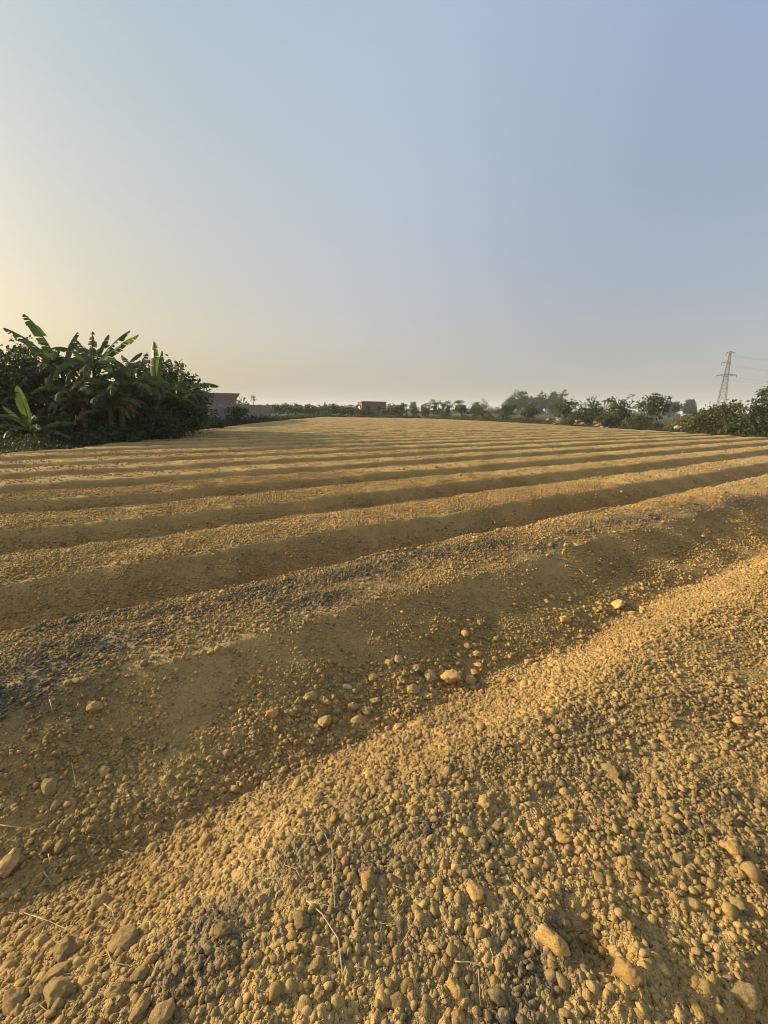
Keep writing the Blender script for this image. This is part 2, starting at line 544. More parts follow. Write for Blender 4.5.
class MB:
    """collects boxes, tubes and plates for one mesh"""
    def __init__(s):
        s.v, s.f = [], []
    def add(s, vs, fs):
        o = len(s.v)
        s.v += [tuple(v) for v in vs]
        s.f += [tuple(i + o for i in f) for f in fs]
    def box(s, x0, x1, y0, y1, z0, z1):
        s.add([(x0, y0, z0), (x1, y0, z0), (x1, y1, z0), (x0, y1, z0), (x0, y0, z1), (x1, y0, z1), (x1, y1, z1), (x0, y1, z1)],
              [(0, 3, 2, 1), (4, 5, 6, 7), (0, 1, 5, 4), (1, 2, 6, 5), (2, 3, 7, 6), (3, 0, 4, 7)])
    def tube(s, pts, radii, n=6):
        pts = [Vector(p) for p in pts]
        if isinstance(radii, (int, float)): radii = [radii] * len(pts)
        rings = []
        for i, p in enumerate(pts):
            d = (pts[min(i + 1, len(pts) - 1)] - pts[max(i - 1, 0)])
            d = d.normalized() if d.length > 1e-9 else Vector((0, 0, 1))
            u = d.cross(Vector((0.31, 0.17, 0.93)))
            if u.length < 1e-3: u = d.cross(Vector((1, 0, 0)))
            u.normalize(); w = d.cross(u)
            rings.append([p + (u * math.cos(a) + w * math.sin(a)) * radii[i] for a in [2 * math.pi * k / n for k in range(n)]])
        vs = [v for r in rings for v in r]
        fs = []
        for i in range(len(pts) - 1):
            for k in range(n):
                a, b2 = i * n + k, i * n + (k + 1) % n
                fs.append((a, b2, b2 + n, a + n))
        fs.append(tuple(range(n - 1, -1, -1)))
        fs.append(tuple(range((len(pts) - 1) * n, len(pts) * n)))
        s.add(vs, fs)
    def build(s, name, m, parent=None, smooth=False, tint=None):
        me = bpy.data.meshes.new(name)
        me.from_pydata(s.v, [], s.f)
        if smooth:
            me.polygons.foreach_set('use_smooth', np.ones(len(me.polygons), bool))
        if tint is not None:
            a = me.attributes.new('tint', 'FLOAT', 'POINT')
            a.data.foreach_set('value', np.resize(np.asarray(tint, np.float32), len(me.vertices)))
        me.update()
        return link(name, me, m, parent)

# ------------------------------------------------------------------ ground: one sheet to the horizon
def build_ground():
    fine = np.arange(-1.05, 1.05, 0.0023)
    rest = np.linspace(1.05, 2 * np.pi - 1.05, 150)
    ang = np.concatenate([fine, rest[:-1]])
    r = [0.30]
    while r[-1] < 100:
        r.append(r[-1] * 1.0042)
    while r[-1] < 4000:
        r.append(r[-1] * 1.06)
    r = np.array(r)
    A, Rr = np.meshgrid(ang, r)
    X, Y = np.sin(A) * Rr, np.cos(A) * Rr
    step = Rr * 0.0042
    step[:, len(fine):] = Rr[:, len(fine):] * 0.03
    Z = height(X, Y, step)
    n_r, n_a = X.shape
    V = np.stack([X.ravel(), Y.ravel(), Z.ravel()], 1)
    V = np.vstack([V, [[0, 0, float(height(np.array([0.0]), np.array([0.0]), np.array([0.05]))[0])]]])
    i = np.arange(n_r - 1)[:, None] * n_a
    j = np.arange(n_a)[None, :]
    j2 = (j + 1) % n_a
    F = np.stack([(i + j), (i + n_a + j), (i + n_a + j2), (i + j2)], -1).reshape(-1, 4)
    c = len(V) - 1
    jj = np.arange(n_a)
    T = np.stack([np.full(n_a, c), jj, (jj + 1) % n_a], 1)
    F = F[:, ::-1]; T = T[:, ::-1]
    x, y = V[:, 0], V[:, 1]
    fd = inside_dist(x, y, FIELD) + 0.25 * noise2(x * 1.3, y * 1.3, 77)
    near = np.hypot(x, y) < 14
    ash = np.zeros(len(V))
    ash[near] = ash_at(x[near], y[near])
    _, _, s_ = row_coords(x, y)
    t_ = s_ - np.floor(s_)
    lit_top = (sstep(0.47, 0.56, t_) + sstep(0.08, 0.02, t_)) * np.clip(0.75 + 0.5 * fbm(x * 0.35, y * 0.35, 55), 0, 1) * np.where(np.floor(s_) < 0, 0.4, 1.0)  # mask of the bed tops that are painted as sunlit
    me = np_mesh('field_ground', V, [F, T], True, {'lit_top': lit_top, 'field': sstep(-0.12, 0.12, fd), 'ash': ash})
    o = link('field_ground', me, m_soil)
    tag(o, 'tan ploughed soil field in long raised beds with weedy verges', None, None, 'structure')
    return o
build_ground()

# ------------------------------------------------------------------ clods
def ico(sub):
    bm = bmesh.new()
    bmesh.ops.create_icosphere(bm, subdivisions=sub, radius=1.0)
    v = np.array([p.co[:] for p in bm.verts])
    f = np.array([[q.index for q in t.verts] for t in bm.faces])
    bm.free()
    return v, f

def clod_proto(sub, seed, amp=0.22):
    v, f = ico(sub)
    r2 = np.random.default_rng(seed)
    d = v.copy()
    k = np.ones(len(v))
    for fr, a in ((0.9, amp), (2.0, amp * 0.5), (4.5, amp * 0.28), (9.0, amp * 0.14)):
        if sub < 3 and fr > 3: continue
        o = r2.random(3) * 50
        k += a * (noise2(v[:, 0] * fr + o[0] + v[:, 2] * fr * .7, v[:, 1] * fr + o[1] - v[:, 2] * fr * .6, seed) +
                  noise2(v[:, 2] * fr + o[2] + v[:, 1] * .5 * fr, v[:, 0] * fr + o[1], seed + 3)) * 0.8
    # a few broken flats
    for _ in range(4 if sub > 1 else 1):
        n = r2.normal(size=3); n /= np.linalg.norm(n)
        h = r2.uniform(0.70, 0.92)
        dd = (d * k[:, None]) @ n
        cut = dd > h
        k[cut] *= 1 - (1 - h / dd[cut]) * 0.85
    return v * k[:, None] * np.array([1.0, r2.uniform(0.75, 0.95), r2.uniform(0.6, 0.8)]), f

def rand_rot(n, r2):
    q = r2.normal(size=(n, 4)); q /= np.linalg.norm(q, axis=1)[:, None]
    w, x, y, z = q.T
    return np.stack([np.stack([1 - 2 * (y * y + z * z), 2 * (x * y - z * w), 2 * (x * z + y * w)], -1),
                     np.stack([2 * (x * y + z * w), 1 - 2 * (x * x + z * z), 2 * (y * z - x * w)], -1),
                     np.stack([2 * (x * z - y * w), 2 * (y * z + x * w), 1 - 2 * (x * x + y * y)], -1)], 1)

def crumb_density(x, y, slope=0.16, lowmul=1.3):
    p, q, s = row_coords(x, y)
    t = s - np.floor(s)
    top = sstep(0.50, 0.60, t) + sstep(0.08, 0.0, t) + (np.floor(s) == 0) * sstep(0.25, 0.15, t) * sstep(0.0, 0.08, t)
    low = sstep(0.10, 0.20, t) * sstep(0.48, 0.34, t)
    low = np.where(np.floor(s) == 0, sstep(0.42, 0.22, t), low)
    n = 0.5 + 0.7 * noise2(x * 1.7, y * 1.7, 201) + 0.5 * noise2(x * 5, y * 5, 202)
    d = np.clip(slope + 0.85 * top + lowmul * low, 0, max(1.2, lowmul)) * np.clip(0.24 + 1.1 * n, 0.12, 1.3)
    return d * (inside_dist(x, y, FIELD) > 0.2)

def sector(n, r0, r1, r2, a=0.95):
    an = r2.uniform(-a, a, n)
    rr = np.sqrt(r2.uniform(r0 * r0, r1 * r1, n))
    return np.sin(an) * rr, np.cos(an) * rr

def crumbs():
    r2 = np.random.default_rng(11)
    Vs, Fs, T, S = [], [], [], []
    off = 0
    # (radius from, to, per m2, r0, r1, subdivisions)
    classes = [(0.0030, 0.0055, 9000, 0.5, 2.3, 1), (0.0055, 0.009, 5200, 0.5, 3.4, 1), (0.0068, 0.0140, 3000, 0.5, 2.6, 2), (0.005, 0.009, 3600, 3.4, 5.0, 1), (0.0065, 0.0138, 2900, 2.6, 9.5, 1),
               (0.0125, 0.019, 230, 0.5, 4.0, 2), (0.013, 0.022, 190, 4.0, 16.0, 1), (0.022, 0.034, 14, 1.3, 32.0, 1)]
    for (ra, rb, dens, a0, a1, sub) in classes:
        n = int(dens * 0.95 * (a1 * a1 - a0 * a0))
        x, y = sector(n, a0, a1, r2)
        keep = r2.random(n) < crumb_density(x, y, 0.55 if rb < 0.01 else (0.40 if rb < 0.0141 else 0.16), 1.3 if rb < 0.02 else 3.0) * 0.9
        x, y = x[keep], y[keep]
        n = len(x)
        rad = ra + (rb - ra) * r2.random(n) ** 2.0
        z = height(x, y, 0.012 + 0 * x) + rad * r2.uniform(0.0, 0.55, n)
        tint = np.clip(r2.normal(0.5, 0.25, n), 0, 1)
        ash = ash_at(x, y) * (r2.random(n) < (0.93 if rb < 0.0141 else 0.75))
        spontaneous = r2.random(n) < 0.10
        ash = np.where(spontaneous, 0.8, ash)
        var = r2.integers(0, 10, n)
        rot = rand_rot(n, r2)
        for v_ in range(10):
            idx = np.nonzero(var == v_)[0]
            if not len(idx): continue
            pv, pf = clod_proto(sub, 500 + v_ + sub * 20, 0.42)
            W = np.einsum('nij,kj->nki', rot[idx], pv) * rad[idx, None, None]
            W[:, :, 2] *= 0.85
            W += np.stack([x[idx], y[idx], z[idx]], 1)[:, None, :]
            Vs.append(W.reshape(-1, 3))
            Fs.append((pf[None] + (np.arange(len(idx)) * len(pv))[:, None, None] + off).reshape(-1, 3))
            T.append(np.repeat(tint[idx], len(pv))); S.append(np.repeat(ash[idx], len(pv)))
            off += len(idx) * len(pv)
    me = np_mesh('soil_crumbs', np.vstack(Vs), np.vstack(Fs), False, {'tint': np.concatenate(T), 'ash': np.concatenate(S)})
    o = link('soil_crumbs', me, m_clod)
    tag(o, 'loose small crumbs of dry tan soil scattered over the raised beds', 'soil crumbs', None, 'stuff')
    print('crumb verts', len(me.vertices))
crumbs()

PROTO = []
for i in range(14):
    pv, pf = clod_proto(4, 900 + i * 7, 0.27)
    PROTO.append((pv, pf))
PMESH = {}
def clod_mesh(i, m):
    key = (i % len(PROTO), m.name)
    if key not in PMESH:
        me = np_mesh('soil_clod', PROTO[key[0]][0], PROTO[key[0]][1], True)
        me.materials.append(m)
        PMESH[key] = me
    return PMESH[key]

def put_clod(loc, rad, label, group=None, m=m_lump, var=None, flat=0.85, stretch=1.0, rz=None, sink=0.2, name='soil_clod', cat='clod'):
    i = random.randrange(len(PROTO)) if var is None else var
    o = bpy.data.objects.new(name, clod_mesh(i, m))
    COL.objects.link(o)
    o.location = (loc[0], loc[1], loc[2] + rad * (0.62 * flat - sink))
    o.scale = (rad * stretch, rad, rad * flat)
    o.rotation_euler = (random.uniform(-0.3, 0.3), random.uniform(-0.3, 0.3), random.uniform(0, 6.28) if rz is None else rz)
    tag(o, label, cat, group)
    return o

def clods():
    big = [  # px, py, width in px, label, material, flat, stretch
        (95, 708, 15, 'smooth orange tan clod sitting alone on the near shoulder of the second bed', m_lump_orange, .95, 1.1),
        (124, 941, 27, 'broad round clod with small pits, the largest in the lower left of the nearest bed', m_lump, .7, 1.05),
        (101, 904, 17, 'rounded clod with a curled straw beside it, above the broad pitted clod', m_lump, .9, 1.0),
        (66, 951, 22, 'upper clod of the chain of clods running to the lower left corner', m_lump, .8, 1.2),
        (59, 971, 23, 'clod wedged second from the top in the chain at the lower left corner', m_lump, .75, 1.25),
        (58, 993, 26, 'thick rounded clod third from the top in the lower left chain', m_lump, .95, 1.1),
        (17, 1002, 26, 'long slanting clod at the very bottom left corner of the photo', m_lump, .8, 1.35),
        (40, 992, 17, 'narrow clod squeezed between the thick rounded clod and the corner clod', m_lump, .8, 1.3),
        (141, 1010, 20, 'pointed wedge shaped clod standing up at the bottom edge', m_lump, 1.2, 1.35),
        (161, 1016, 24, 'blunt clod just right of the pointed wedge at the bottom edge', m_lump, .95, 1.0),
        (10, 864, 22, 'big greyish clod in the first furrow at the left edge of the photo', m_lump, .9, 1.25),
        (61, 846, 13, 'egg shaped clod in the shaded furrow right of the greyish edge clod', m_lump, .9, 1.3),
        (452, 678, 20, 'tan angular clod, largest of the cluster in the middle of the first furrow', m_lump_orange, .9, 1.1),
        (430, 677, 13, 'pale grey clod touching the angular clod in the first furrow', m_lump_grey, .9, 1.0),
        (413, 690, 12, 'brown clod left of the pale grey clod in the furrow cluster', m_lump, .9, 1.0),
        (347, 687, 9, 'small smooth whitish pebble in the first furrow', m_lump_pale, .8, 1.2),
        (353, 707, 11, 'rounded clod below the whitish pebble in the first furrow', m_lump, .9, 1.0),
        (324, 722, 15, 'brown lumpy clod at the foot of the nearest bed, left of centre', m_lump, .9, 1.15),
        (298, 710, 10, 'small upright clod beside the brown lumpy clod in the furrow', m_lump, 1.1, 1.0),
        (618, 605, 15, 'bright orange clod on the sunlit far edge of the nearest bed', m_lump_orange, .9, 1.1),
        (565, 620, 12, 'knobbly clod in the furrow left of the bright orange edge clod', m_lump_orange, .9, 1.2),
        (552, 942, 26, 'big tan clod at the left rim of the foot dent in the nearest bed', m_lump_orange, .85, 1.2),
        (627, 974, 24, 'upright tan clod just below the foot dent in the nearest bed', m_lump_orange, 1.0, 1.0),
        (648, 961, 13, 'small smooth clod right of the upright clod below the foot dent', m_lump, .9, 1.0),
        (742, 992, 28, 'large crumbly half buried clod at the bottom right shoulder of the bed', m_lump, .7, 1.0),
        (706, 990, 16, 'rounded clod with a twig lying against it, lower right', m_lump, .95, 1.0),
        (475, 893, 21, 'tall soft edged clod half sunk in the nearest bed, right of the long bent straw', m_lump_orange, .9, 1.0),
        (300, 919, 18, 'egg shaped clod touching the fork of the long bent straw', m_lump, .9, 1.2),
        (368, 880, 15, 'biggest of the group of round clods lying on the dark grit', m_lump_orange, .95, 1.0),
        (352, 878, 11, 'round dark clod immediately left of the biggest clod on the dark grit', m_lump, .95, 1.0),
        (608, 771, 17, 'wide low clod in the upper right part of the nearest bed', m_lump, .75, 1.2),
        (668, 822, 14, 'upright clod with a dark gap on its right, right half of nearest bed', m_lump_orange, 1.0, 1.0),
        (562, 838, 14, 'oval orange clod in the middle right of the nearest bed', m_lump_orange, .85, 1.2),
        (733, 850, 15, 'angular clod near the right edge of the photo on the nearest bed', m_lump_orange, .9, 1.0),
        (740, 722, 13, 'orange clod at the right edge of the photo, upper part of nearest bed', m_lump_orange, .9, 1.1),
        (484, 803, 15, 'orange clod in the centre of the nearest bed beside a smaller dark one', m_lump_orange, .9, 1.0),
        (316, 966, 14, 'round clod left of the lower end of the long bent straw', m_lump, .95, 1.0),
        (305, 1007, 17, 'rounded clod at the bottom edge, left of centre', m_lump, .95, 1.1),
        (321, 1000, 14, 'slightly smaller clod just right of the rounded bottom edge clod', m_lump, .95, 1.0),
        (455, 990, 16, 'leaning elongated clod at the bottom centre of the photo', m_lump_orange, .9, 1.35),
        (222, 930, 17, 'angular clod beside the dark grit in the lower left of the nearest bed', m_lump, .9, 1.0),
        (141, 974, 15, 'lumpy clod below the broad round pitted clod', m_lump, .85, 1.1),
        (457, 1018, 16, 'pale orange clod cut by the bottom edge of the photo', m_lump_orange, .9, 1.0),
        (697, 985, 12, 'tilted clod just left of the rounded clod with a twig', m_lump_orange, 1.0, 1.0),
        (697, 1011, 15, 'long tan clod below the twig in the lower right', m_lump_orange, .9, 1.4),
    ]
    used = []
    for (px, py, w, lab, m, fl, stch) in big:
        v, t = on_ground(px, py + w * 0.15)
        rad = w * 0.5 * t * math.cos(math.atan(math.hypot(px - 384, py - 512) / FPX)) / FPX / (0.5 + 0.5 * stch) * 1.05
        put_clod(v, rad, lab, None, m, None, fl, stch, None, 0.12)
        used.append((v.x, v.y, rad))
    # fist- and walnut-sized clods, counted one by one
    r2 = np.random.default_rng(23)
    zones = [('nearest', 150, 'walnut sized tan clod lying loose on the nearest raised bed', 'walnut sized clods on the nearest bed', (0.55, 2.6), lambda s, t: (np.floor(s) == -1) & (t > 0.52), (0.013, 0.021)),
             ('furrow', 95, 'lumpy brown clod resting in the first furrow beyond the nearest bed', 'clods in the first furrow', (1.2, 4.0), lambda s, t: (np.floor(s) == 0) & (t > 0.02) & (t < 0.30), (0.013, 0.034)),
             ('second', 35, 'tan clod lying loose on top of the second raised bed', 'clods on the second bed', (1.8, 6.0), lambda s, t: (np.floor(s) == 0) & (t > 0.50), (0.018, 0.03))]
    for (nm, cnt, lab, grp, (a0, a1), test, (ra, rb)) in zones:
        k = 0
        while k < cnt:
            x, y = sector(400, a0, a1, r2, 0.82)
            p, q, s = row_coords(x, y)
            ok = test(s, s - np.floor(s))
            for xx, yy in zip(x[ok], y[ok]):
                if k >= cnt: break
                rad = ra + (rb - ra) * r2.random() ** 2
                if any((xx - u[0]) ** 2 + (yy - u[1]) ** 2 < (rad + u[2]) ** 2 for u in used): continue
                if nm == 'furrow' and noise2(np.array([xx * 1.6]), np.array([yy * 1.6]), 404)[0] < -0.05: continue
                zz = float(height(np.array([xx]), np.array([yy]), np.array([0.02]))[0])
                put_clod((xx, yy, zz), rad, lab, grp, m_lump if r2.random() < 0.6 else m_lump_orange, None, r2.uniform(.75, 1), r2.uniform(1, 1.25), None, 0.15)
                used.append((xx, yy, rad))
                k += 1
clods()

# ------------------------------------------------------------------ straw and twigs
def straw(pix, rad, label, group=None, m='straw', lift=0.014, name='dry_straw', cat='straw'):
    pts = []
    for (px, py) in pix:
        v, t = on_ground(px, py)
        pts.append(v + Vector((0, 0, lift)))
    fine = []
    for i in range(len(pts) - 1):
        n = max(2, int((pts[i + 1] - pts[i]).length / 0.03))
        for k in range(n):
            fine.append(pts[i].lerp(pts[i + 1], k / n))
    fine.append(pts[-1])
    hz = height(np.array([p.x for p in fine]), np.array([p.y for p in fine]), 0.02 + np.zeros(len(fine)))
    zs = np.array([p.z for p in fine])
    zs = np.maximum(zs, hz + rad)
    for _ in range(2):
        zs[1:-1] = np.maximum(zs[1:-1], 0.25 * zs[:-2] + 0.5 * zs[1:-1] + 0.25 * zs[2:])
    base = fine[0].copy()
    mb = MB()
    mb.tube([(p.x - base.x, p.y - base.y, z - base.z) for p, z in zip(fine, zs)], [rad * (1 - 0.45 * i / len(fine)) for i in range(len(fine))], 5)
    o = mb.build(name, M[m], None, True)
    o.location = base
    tag(o, label, cat, group)
    return o

for pix, rad, lab in [
    ([(307, 905), (322, 918), (338, 943), (341, 965), (343, 988)], .0032, 'long bent straw stalk forking near the bottom centre of the nearest bed'),
    ([(310, 906), (325, 909), (336, 912)], .0022, 'short straw leaving the fork of the long bent stalk to the right'),
    ([(332, 848), (333, 880), (335, 912)], .0022, 'straight thin straw lying upright above the fork of the bent stalk'),
    ([(316, 828), (325, 838), (334, 858)], .0020, 'crooked straw at the head of the straight thin straw'),
    ([(330, 855), (312, 876), (294, 897), (270, 925)], .0022, 'long slanting straw running down left from the straight thin straw'),
    ([(419, 918), (400, 950)], .0018, 'thin pale straw leaning left of centre on the bare crumbs'),
    ([(44, 875), (52, 886)], .0034, 'short thick cream straw at the upper left of the nearest bed'),
    ([(49, 857), (51, 868)], .0024, 'tiny upright straw above the short thick cream straw'),
    ([(24, 916), (50, 925), (70, 934)], .0020, 'thin straw above the chain of clods in the lower left'),
    ([(103, 906), (113, 914), (114, 922)], .0020, 'curled straw touching the rounded clod in the lower left'),
    ([(108, 955), (113, 967), (130, 970), (150, 960), (165, 935)], .0026, 'curved brown root looping under the broad pitted clod'),
    ([(85, 950), (93, 930)], .0022, 'short pale straw left of the broad pitted clod'),
    ([(50, 702), (53, 714)], .0035, 'pale upright straw on the shoulder of the second bed at left'),
    ([(72, 765), (77, 790)], .0030, 'leaning straw in the shaded slope of the second bed'),
    ([(672, 1000), (690, 997), (712, 1006), (727, 1014)], .0024, 'bent twig lying between two clods in the lower right'),
    ([(664, 1004), (673, 991), (677, 980)], .0018, 'thin twig branch rising left of the bent twig in the lower right'),
    ([(455, 966), (470, 967), (486, 972)], .0026, 'pale frayed straw near the bottom, right of centre'),
    ([(478, 975), (480, 1010)], .0018, 'vertical thin straw below the pale frayed straw'),
    ([(530, 720), (546, 724)], .0026, 'short pale straw lying flat in the centre right of the nearest bed'),
    ([(237, 784), (252, 788)], .0026, 'cream straw among the fine straws on the far edge of the nearest bed'),
    ([(0, 828), (25, 832), (48, 823)], .0026, 'straw lying flat in the first furrow at the left edge'),
    ([(490, 760), (497, 742), (500, 725)], .0020, 'fine straw curving up in the middle of the nearest bed'),
    ([(735, 650), (768, 640)], .0025, 'dry grass blade near the right edge of the nearest bed'),
    ([(574, 780), (590, 790)], .0020, 'thin straw below the wide low clod at right'),
]:
    straw(pix, rad * 0.62, lab, None, 'twig' if ('twig' in lab or 'root' in lab) else 'straw')

r2 = np.random.default_rng(31)
for (cx, cy, sx, sy, n, lab, grp) in [
    (190, 830, 80, 34, 75, 'fine dry straw strewn on the left far edge of the nearest bed', 'fine straws on the left part of the nearest bed'),
    (290, 890, 75, 60, 48, 'fine dry straw lying among the straws around the bent stalk', 'fine straws around the bent stalk'),
    (560, 860, 140, 100, 40, 'fine dry straw lying among crumbs on the right half of the nearest bed', 'fine straws on the right part of the nearest bed'),
    (90, 930, 60, 50, 26, 'fine dry straw lying among the clods in the lower left', 'fine straws in the lower left')]:
    for i in range(n):
        px, py = cx + r2.normal() * sx, cy + r2.normal() * sy
        if not (2 < px < 766 and 640 < py < 1020): continue
        a = r2.uniform(-1.2, 0.4) if cx < 300 else r2.uniform(-1.5, 1.5)
        L = r2.uniform(6, 24)
        bend = r2.normal() * 0.25
        straw([(px, py), (px + L * .5 * math.cos(a), py + L * .5 * math.sin(a)), (px + L * math.cos(a + bend), py + L * math.sin(a + bend))],
              r2.uniform(.0006, .0012), lab, grp, 'straw', 0.011)

# ------------------------------------------------------------------ vegetation
def leaf_mesh(name, centres, sizes, tints, r2, aspect=0.45, droop=0.2, outward=None):
    """folded leaf blades (5 vertices, 4 faces each)"""
    n = len(centres)
    d = r2.normal(size=(n, 3))
    if outward is not None:
        d = d * 0.8 + outward
    d[:, 2] -= droop
    d /= np.linalg.norm(d, axis=1)[:, None] + 1e-9
    u = np.cross(d, r2.normal(size=(n, 3)))
    u /= np.linalg.norm(u, axis=1)[:, None] + 1e-9
    w = np.cross(d, u)
    L = sizes[:, None]
    a = centres
    tip = centres + d * L - np.array([0, 0, 1]) * L * 0.12
    mid = centres + d * L * 0.48
    l_ = mid + u * L * aspect * 0.5 + w * L * 0.10
    r_ = mid - u * L * aspect * 0.5 + w * L * 0.10
    V = np.stack([a, l_, tip, r_, mid], 1).reshape(-1, 3)
    o = (np.arange(n) * 5)[:, None, None]
    F = (np.array([[0, 4, 1], [1, 4, 2], [2, 4, 3], [3, 4, 0]])[None] + o).reshape(-1, 3)
    return np_mesh(name, V, F, False, {'tint': np.repeat(tints, 5)})

def crown_points(lobes, n, r2, shell=0.5):
    """leaf positions in ellipsoid lobes (cx,cy,cz,rx,ry,rz), clumped on twigs"""
    w = np.array([l[3] * l[4] * l[5] for l in lobes]) ** 0.67
    w /= w.sum()
    nt_ = max(6, n // 14)
    li = r2.choice(len(lobes), nt_, p=w)
    L = np.array(lobes)[li]
    d = r2.normal(size=(nt_, 3)); d /= np.linalg.norm(d, axis=1)[:, None]
    rad = r2.random(nt_) ** (1 / 3) * (1 - shell) + shell * r2.uniform(0.75, 1.12, nt_)
    tw = L[:, :3] + d * L[:, 3:] * rad[:, None]
    out = d.copy()
    k = r2.integers(0, nt_, n)
    spread = np.mean(L[:, 3:]) * 0.20
    pts = tw[k] + r2.normal(size=(n, 3)) * spread * np.array([1, 1, 0.7])
    tt = np.clip(0.5 + 0.22 * r2.normal(size=nt_)[k] + 0.18 * r2.normal(size=n), 0, 1)
    return pts, out[k], tt, tw

def limbs(mb, base, lobes, r0, r2, h0=0.0):
    """tapered trunk and limbs into the lobes"""
    bx = 0; by = 0
    cz = min(l[2] for l in lobes)
    fork = Vector((r2.normal() * 0.06, r2.normal() * 0.06, max(0.25, cz * 0.55)))
    mb.tube([(0, 0, -0.15), (fork.x * .4, fork.y * .5, fork.z * 0.5), fork], [r0 * 1.25, r0, r0 * 0.85], 8)
    for l in lobes:
        e = Vector(l[:3])
        m_ = fork.lerp(e, 0.5) + Vector((r2.normal() * .1, r2.normal() * .1, 0.1 * e.z * r2.random())) * 0.6
        mb.tube([fork, m_, e, e + Vector((r2.normal() * l[3] * .5, r2.normal() * l[4] * .5, l[5] * .6))], [r0 * .75, r0 * .5, r0 * .3, r0 * .1], 6)

def tree(name, label, cat, x, y, z0, W, Hh, leaf, n, m, seed, group=None, lobes_n=6, trunk_r=None, low=0.25, depth=None, sparse=0.0, outs=0.5):
    """W = crown width, Hh = total height; crown starts at low*Hh"""
    r2 = np.random.default_rng(seed)
    root = empty(name, (x, y, z0))
    tag(root, label, cat, group)
    lobes = []
    cb, ct = low * Hh, Hh
    for i in range(lobes_n):
        a = 2 * math.pi * i / lobes_n + r2.uniform(0, 1)
        rr = W * 0.5 * r2.uniform(0.2, 0.62)
        zz = cb + (ct - cb) * r2.uniform(0.25, 0.74)
        s = r2.uniform(0.24, 0.36)
        lobes.append((math.cos(a) * rr, math.sin(a) * rr, zz, W * s, W * s, (ct - cb) * r2.uniform(0.20, 0.30)))
    lobes.append((r2.normal() * W * .08, r2.normal() * W * .08, ct - (ct - cb) * 0.27, W * .26, W * .26, (ct - cb) * .26))
    mb = MB()
    limbs(mb, root, lobes, trunk_r or max(0.04, 0.025 * Hh), r2)
    mb.build('trunk', M['bark'], root, True)
    pts, out, tt, tw = crown_points(lobes, n, r2, 0.55)
    pts[:, 2] = np.maximum(pts[:, 2], 0.05)
    # a few twigs stick out of the outline
    k = max(3, n // 90)
    ii = r2.integers(0, len(pts), k)
    ext = pts[ii] + out[ii] * np.array([W * .08, W * .08, Hh * .08]) * r2.uniform(.4, 1.3, (k, 1))
    pts = np.vstack([pts, ext]); out = np.vstack([out, out[ii]]); tt = np.concatenate([tt, tt[ii]])
    pts[:, 2] *= (Hh - leaf * 0.4) / np.percentile(pts[:, 2], 99.3)
    sizes = leaf * r2.uniform(0.6, 1.25, len(pts))
    me = leaf_mesh('crown', pts, sizes, tt, r2, 0.5, 0.15, out * outs)
    link('crown', me, M[m], root)
    return root

def banana_leaf(parent, base, az, elev, L, Wd, droop, m, r2, tatter=0.5, fold=0.25):
    """one blade: arching midrib with a torn blade on both sides"""
    n = 34
    pts = []
    p = Vector(base)
    e = elev
    for i in range(n + 1):
        pts.append(p.copy())
        st = L / n
        p = p + Vector((math.sin(az) * math.cos(e), math.cos(az) * math.cos(e), math.sin(e))) * st
        e -= droop / n * (0.4 + 1.4 * i / n)
    side = Vector((math.cos(az), -math.sin(az), 0))
    V, F, T = [], [], []
    pet = int(n * 0.14)
    for sgn in (-1, 1):
        i = pet
        while i < n:
            k = min(n - i, int(r2.integers(1, 4)) if r2.random() < tatter else int(r2.integers(4, 9)))
            tilt = fold + r2.normal() * 0.12 + (r2.random() < 0.5) * r2.uniform(0.1, 1.0) * tatter
            lost = r2.random() < 0.10 * tatter
            cut = r2.uniform(.35, .7) if lost else r2.uniform(0.88, 1.05)
            tin = float(np.clip(0.5 + 0.22 * r2.normal(), 0, 1))
            o = len(V)
            for j in range(k + 1):
                q = pts[i + j]
                f = (i + j - pet) / (n - pet)
                w = Wd * 0.5 * (max(0.0, math.sin(math.pi * min(1, f * 0.93 + 0.06))) ** 0.55) * cut
                tang = (pts[min(n, i + j + 1)] - pts[max(0, i + j - 1)]).normalized()
                up = side.cross(tang) * 1.0
                if up.z < 0: up = -up
                inset = 0.20 * (L / n) if j in (0, k) and k > 1 else 0
                # vein leans forward to the tip
                d1 = (side * sgn * math.cos(tilt) - up * math.sin(tilt)) + tang * 0.25
                d2 = (side * sgn * math.cos(tilt + .35) - up * math.sin(tilt + .35)) + tang * 0.25
                sft = tang * (inset if j == 0 else -inset)
                V += [q, q + d1 * w * 0.55 + sft * 0.6, q + d1 * w * 0.55 + d2 * w * 0.45 + sft * 1.5]
                T += [tin, tin, tin]
            for j in range(k):
                a = o + j * 3
                F += [(a, a + 1, a + 4, a + 3), (a + 1, a + 2, a + 5, a + 4)]
            i += k
    me = np_mesh('leaf', np.array([v[:] for v in V]), np.array(F), True, {'tint': T})
    o = link('leaf', me, M[m], parent)
    mb = MB()
    mb.tube(pts, [max(0.004, 0.026 * (1 - .9 * i / n)) for i in range(n + 1)], 5)
    mb.build('midrib', M['rib'] if m != 'banana_dry' else M['banana_dry'], o, True, tint=[0.5])
    return o

